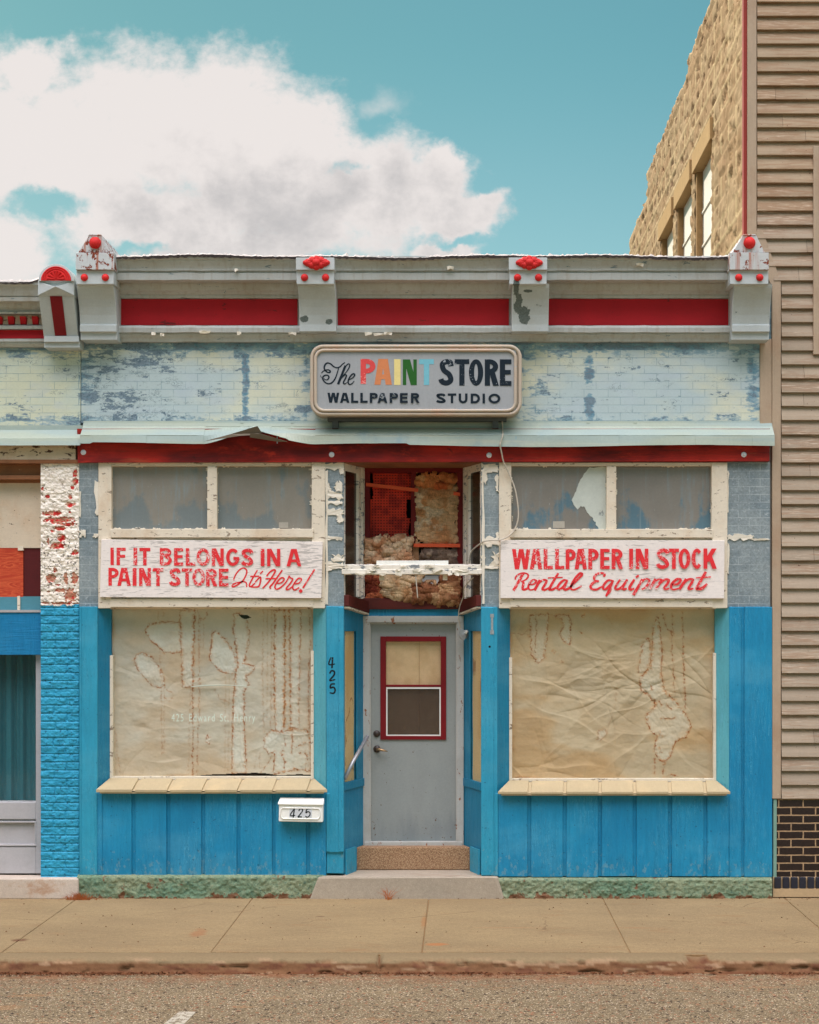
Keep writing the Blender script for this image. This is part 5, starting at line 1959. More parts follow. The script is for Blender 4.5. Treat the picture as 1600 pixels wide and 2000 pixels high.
ik.traced([([(152, 300), (155, 260), (200, 170), (270, 100), (325, 85), (365, 110), (375, 160), (350, 230), (310, 300), (260, 345), (190, 388), (138, 408), (120, 388), (160, 355), (230, 335), (300, 320), (355, 330), (375, 370), (370, 415)], 27),
           ([(560, 118), (440, 330), (420, 390), (450, 402), (520, 345)], 28), ([(435, 228), (590, 226)], 24), ([(655, 135), (607, 187)], 24),
           ([(520, 330), (600, 245), (618, 262), (610, 330), (590, 390), (555, 412), (450, 412)], 28),
           ([(720, 225), (780, 150), (850, 115), (868, 142), (820, 230), (740, 340), (650, 435)], 30), ([(992, 118), (900, 250), (830, 350), (780, 410), (790, 445)], 30), ([(700, 268), (880, 266)], 24),
           ([(900, 350), (970, 340), (1020, 290), (1010, 255), (960, 262), (900, 330), (865, 400), (880, 445), (930, 440), (1010, 380), (1075, 300), (1112, 215)], 27),
           ([(1112, 215), (1130, 252), (1172, 275), (1130, 350), (1072, 420), (1062, 455), (1110, 450), (1180, 390)], 27),
           ([(1205, 360), (1280, 345), (1322, 298), (1310, 262), (1260, 272), (1200, 350), (1172, 410), (1190, 458), (1230, 457), (1285, 420)], 27), ([(1552, 108), (1350, 430)], 30)], 440, 1100, 8.889, 0.0, (0.85, 0.8))
ik.char('.', 440 + 1280 / 8.889, 440 + 1344 / 8.889, 1100 + 450 / 8.889, 1100 + 514 / 8.889, 3)
ik.done('lettering', m_redletter, sb)
sb2 = empty('sign_board', (P(1197, 0, BY).x, BY, zpx(1168, BY)), 'white weathered board with one red capital line over a bold red script line', 'sign')
mb = MB()
mb.pprism([(977.5, 1168.5), (978, 1055), (1415.5, 1055.5), (1414.5, 1169)], BY, -0.032)
mb.build('board', m_board, sb2, bevel=0.003)
ik = Ink(BY)
ik.line((('W', 1000.2, 1036), ('A', 1035.1, 1059.2), ('L', 1062, 1080), ('L', 1084.2, 1102.2), ('P', 1105, 1124.5), ('A', 1122.6, 1146.4), ('P', 1149.2, 1169.4), ('E', 1172.4, 1190.8), ('R', 1194.7, 1217),
         ('I', 1228.9, 1236.5), ('N', 1241.7, 1266.3), ('S', 1282.4, 1307.2), ('T', 1306, 1326), ('O', 1325.3, 1348.3), ('C', 1350.6, 1371.8), ('K', 1373.9, 1400)), (1072.5, 1112), (1071.3, 1111), 7.4, 1000, 1400)
ik.done('lettering', m_redletter, sb2)
ik = Ink(BY)
ik.traced([([(245, 78), (100, 332)], 46), ([(128, 170), (133, 130), (190, 85), (260, 70), (312, 90), (315, 130), (270, 175), (210, 195)], 30), ([(215, 192), (248, 215), (235, 288), (245, 316), (290, 308), (332, 278)], 40),
           ([(330, 242), (400, 235), (440, 190), (420, 170), (370, 185), (325, 250), (325, 300), (360, 322), (425, 300)], 34),
           ([(495, 172), (412, 328)], 44), ([(455, 240), (530, 178), (588, 178), (580, 220), (532, 300), (548, 322), (592, 310), (640, 280)], 38),
           ([(765, 72), (640, 290), (652, 318), (692, 310), (742, 278)], 42), ([(610, 142), (832, 134)], 22),
           ([(905, 182), (850, 175), (785, 230), (752, 290), (778, 315), (832, 280), (888, 195)], 38), ([(900, 180), (852, 290), (868, 318), (920, 300), (962, 265)], 40),
           ([(940, 282), (1020, 200), (1108, 112), (1118, 78), (1080, 80), (1010, 160), (958, 260), (962, 310), (1022, 312), (1112, 262)], 38),
           ([(1438, 122), (1458, 92), (1420, 72), (1342, 85), (1302, 130), (1312, 172), (1372, 190)], 40), ([(1372, 190), (1292, 212), (1247, 270), (1272, 310), (1342, 312), (1412, 268)], 40),
           ([(1572, 182), (1502, 182), (1442, 250), (1434, 300), (1472, 310), (1530, 250), (1578, 190)], 38), ([(1585, 178), (1530, 300), (1490, 388), (1474, 416)], 36), ([(1480, 402), (1530, 365), (1560, 300)], 14)],
          990, 1110, 7.619, 0.30, (0.8, 0.6))
ik.traced([([(162, 166), (95, 270), (95, 305), (130, 312), (192, 270), (265, 168)], 38), ([(270, 165), (198, 280), (212, 312), (262, 300)], 42), ([(375, 165), (305, 275), (312, 316), (372, 300)], 42), ([(440, 104), (398, 136)], 34),
           ([(497, 162), (358, 398)], 46), ([(445, 235), (530, 165), (592, 175), (580, 232), (522, 300), (478, 308)], 40), ([(692, 158), (598, 312)], 46), ([(645, 240), (722, 168), (785, 165)], 24), ([(785, 160), (690, 312)], 44),
           ([(750, 230), (822, 170), (882, 170), (872, 215), (820, 290), (842, 312), (892, 298)], 40), ([(930, 242), (1010, 235), (1060, 190), (1050, 160), (1000, 165), (932, 230), (922, 290), (960, 316), (1032, 298)], 40),
           ([(1147, 158), (1042, 312)], 46), ([(1090, 240), (1170, 168), (1242, 165), (1235, 200), (1182, 290), (1197, 312), (1252, 298)], 40), ([(1437, 52), (1310, 280), (1327, 306), (1382, 295), (1457, 232)], 50), ([(1288, 142), (1512, 128)], 24)],
          1190, 1110, 7.619, 0.30, (0.8, 0.6))
ik.done('lettering', m_redletter, sb2)

# ------------------------------------------------------------------ kraft paper in the windows


def polyd(Xg, Yg, pts, closed=False):
    """distance from every grid point to a polyline"""
    d_ = np.full(Xg.shape, 1e9)
    n_ = len(pts)
    for i in range(n_ if closed else n_ - 1):
        (x0_, y0_), (x1_, y1_) = pts[i], pts[(i + 1) % n_]
        dx_, dy_ = x1_ - x0_, y1_ - y0_
        L2 = dx_ * dx_ + dy_ * dy_ + 1e-9
        t = np.clip(((Xg - x0_) * dx_ + (Yg - y0_) * dy_) / L2, 0, 1)
        d_ = np.minimum(d_, np.hypot(Xg - x0_ - t * dx_, Yg - y0_ - t * dy_))
    return d_


def inside(Xg, Yg, pts):
    c_ = np.zeros(Xg.shape, bool)
    n_ = len(pts)
    for i in range(n_):
        (x0_, y0_), (x1_, y1_) = pts[i], pts[(i + 1) % n_]
        if y0_ == y1_:
            continue
        hit = ((y0_ > Yg) != (y1_ > Yg)) & (Xg < (x1_ - x0_) * (Yg - y0_) / (y1_ - y0_) + x0_)
        c_ ^= hit
    return c_


def paper(px0, px1, py0, py1, ypl, base, light, stains, ox, oy, sc_, seed, label, ncrease, holes=None, crease_amp=0.02, step=1.0):
    X_, Y_ = np.meshgrid(np.arange(px0, px1 + step, step), np.arange(py0, py1 + step, step))
    S_ = FPX / (CAM_D + ypl)
    wx = X_ + (fbm(X_ * 0.16, Y_ * 0.16, 3, seed) - 0.5) * 5 + (fbm(X_ * 0.5, Y_ * 0.5, 2, seed + 8) - 0.5) * 3.2
    wy = Y_ + (fbm(X_ * 0.16, Y_ * 0.16, 3, seed + 1) - 0.5) * 5 + (fbm(X_ * 0.5, Y_ * 0.5, 2, seed + 9) - 0.5) * 3.2
    c_ = np.zeros(X_.shape + (3,)) + np.array(A(*base))
    big_ = fbm(X_ * 0.008 + 5, Y_ * 0.012, 4, seed + 3)
    c_ = mixa(c_, sstep(big_, 0.42, 0.66) * 0.7, A(*[v * 0.90 for v in base]))
    c_ = mixa(c_, sstep(fbm(X_ * 0.006, Y_ * 0.016, 4, seed + 13), 0.52, 0.7) * (0.3 if seed == 61 else 0.5), A(188, 144, 96))
    ed = np.minimum(np.minimum(X_ - px0, px1 - X_), np.minimum(Y_ - py0, py1 - Y_))
    c_ = mixa(c_, (1 - sstep(ed + fbm(X_ * .05, Y_ * .05, 3, seed + 6) * 16, 5, 17)) * 0.6, A(180, 126, 74))
    spot = fbm(X_ * 0.22, Y_ * 0.30, 3, seed + 22)
    bump_ = np.zeros(X_.shape)
    for pts, closed, br in stains:
        q = [(ox + x / sc_, oy + y / sc_) for x, y in pts]
        dd = polyd(wx, wy, q, closed)
        if closed:
            ins = inside(wx, wy, q)
            c_ = mixa(c_, ins * (0.42 + 0.5 * (fbm(X_ * 0.04, Y_ * 0.05, 4, seed + 50) - 0.4)), A(*light))
            fr_ = ins * (1 - sstep(dd, 0.5, 7.0)) * sstep(fbm(X_ * 0.45, Y_ * 0.45, 3, seed + 52, 0.7), 0.47, 0.60) * 0.62 * br
            c_ = mixa(c_, np.clip(fr_, 0, 1), A(176, 116, 66))
            bump_ += ins * (fbm(X_ * 0.25, Y_ * 0.2, 4, seed + 30) - 0.3) * 0.006
            halo = np.where(ins, 9.0, dd)
        line = (1 - sstep(dd, 0.15, 1.25)) * (0.30 + 0.9 * sstep(spot, 0.36, 0.62)) * br
        halo_ = (1 - sstep(dd, 0.8, 5.0)) * 0.38 * br * sstep(spot, 0.35, 0.6)
        c_ = mixa(c_, np.clip(halo_, 0, 1), A(186, 120, 60))
        c_ = mixa(c_, np.clip(line, 0, 1), A(136, 70, 32))
    rg_ = random.Random(seed)
    h = (fbm(X_ * 0.012, Y_ * 0.015, 4, seed + 40) - 0.5) * 0.03 + (fbm(X_ * 0.03, Y_ * 0.05, 4, seed + 44) - 0.5) * 0.014
    for i in range(ncrease):
        cx, cy = rg_.uniform(px0, px1), rg_.uniform(py0, py1)
        if i % 3 == 0 and seed == 72:
            cx, cy = 1195 + rg_.gauss(0, 40), 1330 + rg_.gauss(0, 40)
        a = rg_.choice((rg_.gauss(0.25, 0.35), rg_.gauss(-0.5, 0.4), rg_.uniform(-1.6, 1.6)))
        ca, sa = math.cos(a), math.sin(a)
        du, dv = (X_ - cx) * ca + (Y_ - cy) * sa, -(X_ - cx) * sa + (Y_ - cy) * ca
        L_ = rg_.uniform(18, 95)
        wd = rg_.uniform(4, 16)
        dv = dv + 4 * np.sin(du * 0.05 + i)
        amp = crease_amp * rg_.uniform(0.1, 1.0) ** 1.5 * rg_.choice((1, -1))
        h += amp * np.exp(-(du / L_) ** 2) * np.where(dv > 0, np.exp(-dv / wd), np.exp(dv / (wd * 0.30)))
    gx_ = np.gradient(h, axis=0) + 0.6 * np.gradient(h, axis=1)
    wearf = sstep(fbm(X_ * 0.02, Y_ * 0.02, 4, seed + 70), 0.4, 0.7)
    c_ = mixa(c_, wearf * 0.16, A(186, 140, 88))
    keep_ = np.ones(X_.shape, bool)
    if holes is not None:
        keep_ = ~holes(X_, Y_)
    V_ = np.stack([(X_ - 905) / S_, ypl - np.clip(h, -0.025, 0.028) - bump_, CAM_H + (1218 - Y_) / S_], -1)
    o_ = gridmesh('kraft_paper', V_, c_, m_vc_paper, keep_)
    return tag(o_, label, 'paper', 'kraft paper behind the glass')


L_ST = [
    ([(270, 405), (285, 365), (330, 347), (380, 372), (430, 430), (465, 500), (470, 560), (440, 583), (390, 565), (340, 510), (290, 450)], True, 0.75),
    ([(345, 200), (365, 165), (440, 148), (570, 150), (592, 340), (540, 352), (470, 350), (435, 310), (390, 280), (362, 240)], True, 0.9),
    ([(570, 70), (578, 300), (590, 575), (655, 576), (660, 300), (665, 70)], True, 0.8), ([(665, 70), (660, 400), (655, 576), (655, 1140)], False, 0.9), ([(692, 110), (700, 600), (683, 1140)], False, 0.55), ([(640, 580), (628, 1140)], False, 0.3),
    ([(690, 75), (695, 120), (720, 135), (750, 110), (750, 75)], False, 0.6), ([(727, 135), (725, 330)], False, 0.25), ([(703, 135), (705, 320)], False, 0.25),
    ([(925, 100), (918, 200), (935, 300), (950, 430), (930, 490), (925, 600), (912, 800), (912, 1135), (1000, 1135), (1000, 980), (990, 800), (990, 600), (1020, 560), (1005, 500), (1040, 480), (1060, 440), (990, 420), (1018, 300), (1022, 200), (1005, 130), (960, 95)], True, 1.0),
    ([(780, 230), (800, 205), (840, 230), (890, 290), (930, 370), (952, 430), (920, 490), (850, 475), (800, 440), (765, 390), (775, 300)], True, 0.95),
    ([(1190, 70), (1184, 500), (1192, 870), (1250, 870), (1255, 400), (1255, 70)], True, 1.0), ([(1255, 70), (1256, 600), (1250, 850)], False, 1.0), ([(1285, 70), (1290, 850)], False, 0.9),
    ([(1290, 70), (1294, 840), (1345, 840), (1360, 70)], True, 0.7), ([(1415, 100), (1422, 300), (1408, 600), (1415, 880)], False, 0.6),
    ([(1115, 70), (1110, 550), (1120, 860)], False, 0.35), ([(1142, 70), (1140, 800)], False, 0.3), ([(1170, 70), (1165, 850)], False, 0.4),
    ([(1120, 900), (1165, 855), (1250, 862), (1330, 845), (1400, 852), (1425, 950), (1424, 1120), (1320, 1110), (1250, 1130), (1180, 1135), (1192, 1000), (1150, 1010), (1118, 960)], True, 0.9),
    ([(1250, 900), (1260, 940), (1235, 1000), (1255, 1060), (1245, 1120)], False, 1.3), ([(1300, 880), (1310, 930), (1300, 1000)], False, 1.1), ([(1330, 960), (1395, 935)], False, 1.0), ([(1345, 1010), (1380, 990), (1405, 1040), (1390, 1110)], False, 1.0),
    ([(1185, 990), (1150, 1060), (1100, 1135)], False, 0.6), ([(1065, 1000), (1060, 1110)], False, 0.3), ([(1092, 1000), (1090, 1110)], False, 0.3),
    ([(480, 590), (520, 605), (527, 640), (495, 662), (470, 640)], False, 0.45), ([(442, 320), (450, 600), (458, 1010)], False, 0.35), ([(470, 560), (470, 1000)], False, 0.25), ([(430, 80), (428, 140)], False, 0.25), ([(465, 80), (462, 130)], False, 0.25),
    ([(868, 500), (865, 1130)], False, 0.22), ([(895, 500), (885, 1130)], False, 0.22), ([(752, 890), (772, 915), (760, 945), (738, 925)], True, 0.7), ([(800, 590), (830, 650), (890, 670)], False, 0.35), ([(150, 860), (165, 1000), (185, 1150)], False, 0.3)]


def holesL(X_, Y_):
    bot = 1517.5 - sstep(X_, 350, 420) * 5.2 - 3.4 * np.exp(-((X_ - 500) / 60) ** 2) + 3.0 * np.exp(-((X_ - 545) / 22) ** 2)
    h1 = (Y_ > bot) & (X_ > 352) & (X_ < 607)
    h2 = inside(X_, Y_, [(465, 1199), (473, 1201), (482, 1200), (491, 1206), (478, 1209), (472, 1206)])
    return h1 | h2


paper(217, 613, 1184, 1521, 0.145, (198, 184, 167), (212, 206, 195), L_ST, 180, 1170, 3.3333, 61, 'water stained kraft paper with tall pale trunk shaped marks and faded address', 60, holesL, 0.006)
R_ST = [
    ([(205, 90), (215, 300), (250, 345), (285, 320), (300, 200), (305, 80)], True, 0.8), ([(237, 80), (240, 200), (233, 300)], False, 0.7), ([(183, 180), (200, 160), (210, 190), (190, 195)], False, 0.6), ([(110, 185), (200, 190)], False, 0.5),
    ([(330, 90), (380, 108), (386, 150), (365, 190), (390, 230), (425, 245), (422, 180), (430, 130), (415, 85)], True, 0.9),
    ([(890, 90), (870, 160), (865, 300), (860, 370), (800, 420), (805, 490), (880, 550), (880, 580), (832, 630), (850, 700), (890, 740), (877, 800), (887, 850), (925, 880), (960, 850), (990, 770), (1050, 742), (1075, 690), (1060, 640), (1000, 560), (932, 490), (915, 400), (920, 300), (910, 160)], True, 1.0),
    ([(850, 210), (818, 230), (806, 300), (790, 370), (792, 395), (830, 395), (857, 340), (860, 260)], True, 0.75), ([(915, 270), (940, 280), (942, 305), (918, 310)], False, 0.4),
    ([(925, 80), (945, 160), (970, 180), (980, 350), (990, 540)], False, 0.9), ([(975, 80), (978, 180)], False, 0.8), ([(1030, 70), (1035, 350), (1045, 590)], False, 1.0),
    ([(905, 640), (950, 645), (990, 640)], False, 1.1), ([(900, 545), (915, 575)], False, 1.2), ([(940, 570), (970, 595)], False, 0.9), ([(900, 715), (920, 740)], False, 1.3), ([(905, 800), (912, 830)], False, 1.3), ([(858, 470), (864, 485)], False, 1.3),
    ([(878, 860), (880, 945)], False, 0.7), ([(930, 870), (925, 945)], False, 0.7), ([(925, 968), (960, 945), (1010, 958)], False, 0.9), ([(570, 760), (577, 710), (612, 698), (620, 722), (588, 765)], True, 0.4),
    ([(620, 720), (660, 600), (680, 450)], False, 0.16), ([(120, 965), (160, 958), (230, 965)], False, 0.8), ([(480, 180), (482, 186)], False, 1.4), ([(330, 283), (340, 290)], False, 1.6), ([(620, 85), (650, 135)], False, 0.35), ([(370, 310), (385, 345)], False, 0.5),
    ([(488, 92), (500, 88)], False, 1.8)]
paper(995, 1398, 1184, 1526, 0.145, (194, 170, 141), (206, 195, 178), R_ST, 960, 1170, 2.7586, 72, 'crumpled tan kraft paper with one long branching stain behind the glass', 170, None, 0.009)
# the gap behind the left paper shows the dark room; behind both stands the dark lining

# address letters on the inside of the left glass
cu = bpy.data.curves.new('address', 'FONT')
cu.body = '425 Edward St, Henry'
cu.size = 0.098
cu.space_character = 1.22
cu.space_word = 1.5
to = bpy.data.objects.new('address', cu)
col.objects.link(to)
bpy.context.view_layer.update()
me = bpy.data.meshes.new_from_object(to.evaluated_get(bpy.context.evaluated_depsgraph_get()))
bpy.data.objects.remove(to)
co = np.array([v.co[:] for v in me.vertices])
wid = co[:, 0].max() - co[:, 0].min()
q = P(335, 1409, 0.107)
sx = (165 / 222.0) / wid
for v in me.vertices:
    v.co = Vector((q.x + (v.co.x - co[:, 0].min()) * sx - shop.location.x, 0.1075, q.z + v.co.y))
me.materials.append(flat('pale window lettering', (214, 220, 208), 0.25, 12, 0.7))
lo = bpy.data.objects.new('lettering', me)
col.objects.link(lo)
lo.parent = [o for o in col.objects if o.name.startswith('shop_window')][0]
# strip of clear tape on the paper
mb = MB()
mb.tube([P(374, 1341.5, 0.12), P(400, 1339, 0.118), (P(440, 1338, 0.116)), P(475, 1339.5, 0.118), P(498, 1343, 0.12)], [0.004, 0.006, 0.004, 0.003, 0.001], 6)
tag(mb.build('tape', flat('clear tape', (196, 196, 184), 0.05)), 'pale curled strip of tape across the trunk stained window paper', 'tape')

# papers in the cheeks and the door
for left in (True, False):
    f_, b_ = (LF, LB) if left else (RF, RB)
    sg = -1 if left else 1
    ss_, zz_ = np.meshgrid(np.linspace(0.0, 0.63, 30), np.linspace(zpx(1530), zpx(1231), 200))
    c_ = np.zeros(ss_.shape + (3,)) + np.array(A(212, 174, 124))
    n_ = fbm(ss_ * 3 + 3 * left, zz_ * 1.5, 4, 5)
    c_ = mixa(c_, (np.abs(n_ - 0.5) < 0.012) * 0.7, A(150, 88, 46))
    c_ = mixa(c_, sstep(n_, 0.5, 0.75) * 0.5, A(196, 150, 100))
    off_ = 0.022 + (fbm(ss_ * 4, zz_ * 3, 3, 9) - 0.5) * 0.012
    V_ = np.stack([f_ + (b_ - f_) * ss_ + sg * off_, DY * ss_, zz_], -1)
    o_ = gridmesh('kraft_paper', V_, c_, m_vc_paper)
    tag(o_, 'tan paper in the narrow entry window behind the slanting metal rod' if left else 'tan paper in the narrow entry window beside the hanging lamp holder', 'paper', 'kraft paper behind the glass')
X_, Y_ = np.meshgrid(np.arange(750, 866, 1.5), np.arange(1246, 1442, 1.5))
S_ = FPX / (CAM_D + DY + 0.04)
c_ = np.zeros(X_.shape + (3,)) + np.array(A(216, 178, 138))
c_ = mixa(c_, (np.abs(X_ - 818.5) < 0.9) * 0.6, A(150, 104, 72))
c_ = mixa(c_, sstep(fbm(X_ * 0.04, Y_ * 0.03, 4, 2), 0.45, 0.7) * 0.4, A(196, 152, 110))
yy = DY + 0.045 + (X_ > 818.5) * 0.004 - (fbm(X_ * 0.03, Y_ * 0.03, 3, 6) - 0.5) * 0.02
o_ = gridmesh('kraft_paper', np.stack([(X_ - 905) / S_, yy, CAM_H + (1218 - Y_) / S_], -1), c_, m_vc_paper)
tag(o_, 'smooth pale brown paper with a vertical seam behind the door window', 'paper', 'kraft paper behind the glass')

# ------------------------------------------------------------------ mailbox
MY = -0.04
mbx = empty('mailbox', (P(588, 0, -0.1).x, -0.04, zpx(1604, -0.13)), 'small white wall mailbox with black house number on the blue apron', 'mailbox')
mb = MB()
f0 = -0.145
pts = [(544.5, 1604.5), (630.5, 1606), (631, 1571.5), (545, 1570)]
mb.pprism(pts, f0, MY)
body = mb.build('body', m_fullwhite, mbx, bevel=0.006)
mb = MB()
a0, a1, zt_, zm = P(543, 0, f0).x, P(632, 0, f0).x, zpx(1557.5, -0.09), zpx(1571.5, f0 - 0.012)
dzr = -0.006
mb.hexa([(a0, f0 - 0.014, zm), (a1, f0 - 0.014, zm + dzr), (a1, f0 - 0.012, zm + 0.014 + dzr), (a0, f0 - 0.012, zm + 0.014), (a0 + 0.01, MY, zm), (a1 + 0.0, MY, zm + dzr), (a1, MY - 0.03, zt_ + dzr), (a0 + 0.012, MY - 0.03, zt_)])
mb.build('lid', m_fullwhite, mbx, bevel=0.004)
mb = MB()
for u in ([(552, 1578), (622, 1579), (625, 1582), (625, 1595), (621, 1600), (553, 1599), (549, 1596), (549, 1581)],):
    mb.tube([P(x, y_, f0 - 0.002) for x, y_ in u], 0.006, 6, closed=True)
mb.build('raised_border', m_fullwhite, body, smooth=True)
for i, st in enumerate(([([(605, 522), (492, 697), (622, 697)], 26), ([(607, 520), (570, 750)], 28)], [([(715, 585), (762, 524), (812, 548), (800, 605), (692, 742)], 28), ([(688, 738), (802, 735)], 28)],
                        [([(1030, 528), (932, 540), (902, 632), (955, 602), (1008, 630), (1000, 700), (942, 745), (888, 718)], 28)])):
    pl = MB()
    a = 530 + (470 + i * 195) / 13.333
    pl.pprism([(a, 1597.0), (a + 14.4, 1597.2), (a + 14.8, 1577.2), (a + 0.4, 1577)], f0 - 0.0022 - 0.0003 * i, f0)
    p_ = pl.build('number_plate', flat('grey number plate', (186, 188, 190), 0.08, 60), body)
    ik = Ink(f0 - 0.003)
    ik.traced(st, 530, 1540, 13.333, 0, (0.9, 0.9))
    ik.done('digit', m_black, p_)

# ------------------------------------------------------------------ cables, lamp holder, rod


def cable(pts, r, label, n=10):
    mb_ = MB()
    mb_.tube(catmull([P(*p) for p in pts], n), r, 6)
    return tag(mb_.build('cable', m_cable, smooth=True), label, 'cable')


cable([(981, 818, -0.06), (982, 835, -0.05), (982, 850, -0.14), (978, 864, -0.15), (977, 870, -0.15), (980, 885, -0.12), (984, 903, -0.09), (994, 924, -0.06), (1006, 955, -0.06), (1012, 990, -0.06), (1012, 1015, -0.06), (1005, 1035, -0.06), (992, 1048, -0.07), (975, 1055, -0.08),
       (960, 1055, -0.07), (945, 1058, -0.05), (930, 1068, 0.1), (920, 1080, 0.2), (917, 1100, 0.25)], 0.0062, 'long pale cable looping down from the box sign into the opening over the door')
cable([(925, 1128, 0.03), (917, 1135, 0.05), (906, 1150, 0.1), (905, 1165, 0.2), (898, 1185, 0.25), (896, 1205, 0.28), (899, 1222, 0.30), (904, 1236, 0.31)], 0.005, 'thin grey cable hanging in front of the door frame with a lamp holder on it')
cable([(812, 1123, 0.0), (814, 1145, -0.005), (816, 1168, 0.0)], 0.005, 'short tan cord end dangling below the middle of the white bar', 6)
lh = empty('lamp_holder', P(905, 1240, 0.31), 'small grey lamp holder dangling from a cable at the door frame corner', 'lamp holder')
mb = MB()
mb.ball(P(905, 1240, 0.31), 0.040, 0.03, 0.045, 10, 6)
mb.pprism([(896, 1240), (899, 1228), (906, 1231), (914, 1230), (911, 1243), (907, 1251), (901, 1248)], 0.285, 0.33)
mb.build('body', m_steel, lh, bevel=0.004)
mb = MB()
mb.tube([P(909, 1237, 0.28), P(913, 1232, 0.275)], 0.012, 8)
mb.build('socket', m_fullwhite, lh)
mb = MB()
mb.tube([P(674, 1521, 0.02), P(690, 1487, 0.13), P(717.5, 1439, 0.33)], [0.016, 0.018, 0.017], 10)
mb.ball(P(717.5, 1439, 0.33), 0.017, 0.017, 0.017, 10, 6)
tag(mb.build('metal_rod', m_steel, smooth=True), 'grey metal rod slanting across the narrow papered window beside the door handle', 'rod')

# dead grass at the plinth
for gx, gw, n_, h_, lab in ((157, 26, 160, 0.10, 'rusty dry grass tuft between the green plinth and the pale step'), (760, 5, 26, 0.15, 'small dry weed growing against the front of the grey step')):
    mb = MB()
    rg = random.Random(gx)
    c = P(gx, 1752, -0.11)
    for i in range(n_):
        x = c.x + rg.gauss(0, gw / 222 / 2)
        h = h_ * rg.uniform(0.25, 1.0) * math.exp(-abs(x - c.x) * 4)
        lean = rg.gauss(0, 0.06)
        yy = -0.115 - rg.random() * 0.05
        w_ = rg.uniform(0.0015, 0.0035)
        mb.poly([(x - w_, yy, 0.0), (x + w_, yy, 0.0), (x + w_ * .6 + lean * .5, yy - 0.01, h * .6), (x - w_ * .6 + lean * .5, yy - 0.01, h * .6)])
        h *= 0.9
        mb.poly([(x - w_ * .6 + lean * .5, yy - 0.01, h * .6), (x + w_ * .6 + lean * .5, yy - 0.01, h * .6), (x + lean, yy - 0.02, h)])
    tag(mb.build('dry_grass', m_straw), lab, 'weed')

# ------------------------------------------------------------------ neighbouring shop on the left
nb = empty('neighbour_shop', (-4.6, 0.0, 0.0), 'shopfront with flaking painted brick pier, dentil cornice and curtained window', 'building')
NL = -14.0
mb = MB()
mb.box(NL, XL - 0.005, 0.45, 12, -0.1, 5.15)
mb.build('wall', m_wallplain, nb)
mb = MB()
mb.box(NL, XL - 0.02, 0.3, 12.1, 5.151, 5.22)
mb.build('roof', m_tarroof, nb)
px_l = 905 + NL * 222
mb = MB()
mb.fbox(px_l, 157.5, 676, 832, 0.0, 0.46)
mb.fbox(px_l, 154, 560, 676, 0.03, 0.46)
mb.build('brick_siding', m_tin2, nb)
mb = MB()
mb.sweep([(-0.004, zpx(831)), (-0.006, zpx(840)), (-0.10, zpx(856, -0.1)), (-0.115, zpx(870, -0.11)), (-0.10, zpx(869, -0.11)), (0.0, zpx(838))], list(np.linspace(NL, P(157.5, 0, -0.1).x, 60)), wob=0.002)
mb.build('flashing', m_flash, nb)
# cornice
cp2 = prof_px([(549, 0.28), (549, -0.30), (556, -0.30), (559, -0.285), (566, -0.27), (575, -0.255), (578, -0.25), (578.5, -0.235), (580, -0.235), (580.5, -0.25), (588, -0.245)])
zs = P(0, 588, -0.245).z
cp2 += [(-0.17, zs)] + prof_px([(592, -0.17), (600, -0.16), (606, -0.13), (608, -0.125), (609, -0.15), (613, -0.145), (614, -0.03), (634.5, -0.03), (635, -0.07), (637, -0.09), (642.5, -0.088), (644, -0.03),
                                (661.5, -0.03), (662, -0.075), (667, -0.075), (668, -0.06), (671, -0.062), (677.5, -0.04)]) + [(0.0, zpx(677.5, -0.04))]
mb = MB()
xr_ = P(88, 0, -0.2).x
mb.sweep(cp2, list(np.linspace(NL, xr_, 60)), wob=0.002, cap=False)
cor2 = mb.build('cornice', m_cornice, nb)
mb = MB()
prev = None
rg = random.Random(8)
nn = 420
for i in range(nn):
    x = NL + (P(80, 0, -0.3).x - NL) * i / (nn - 1)
    sag = 0.007 * math.sin(x * 2.4) + 0.03 * sstep(np.array(x), P(55, 0, -.3).x, P(80, 0, -.3).x)
    b_, t_ = zpx(554, -0.306) + rg.uniform(-0.006, 0.004) + sag, zpx(550.5, -0.306) + rg.uniform(-0.003, 0.004) + sag
    c_ = t_ + 0.02 + rg.uniform(0, 0.008)
    cur = ((x, -0.308, b_), (x, -0.306, t_), (x, -0.28, c_), (x, 0.3, c_ + 0.02))
    if prev:
        mb.poly([prev[0], cur[0], cur[1], prev[1]], 0)
        mb.poly([prev[1], cur[1], cur[2], prev[2]], 1)
        mb.poly([prev[2], cur[2], cur[3], prev[3]], 1)
    prev = cur
mb.build('tar_edge', [m_tar, m_whitecap], cor2)
mb = MB()
mb.fbox(px_l, 88, 645, 661, -0.042, -0.031)
mb.build('frieze_panel', m_red, cor2)
mb = MB()
mb.fbox(px_l, 86, 615, 634, -0.036, -0.031)
mb.build('dentil_band', m_trim, cor2)
for i in range(10):
    a = 62 - i * 23.6
    mb = MB()
    mb.prism([P(a + 1.5, 633.5, -0.06), P(a + 13, 633.5, -0.06), P(a + 11.5, 617.5, -0.11), P(a - 0.5, 617.5, -0.11)], -0.037)
    mb.build('dentil', m_red, cor2, bevel=0.004)
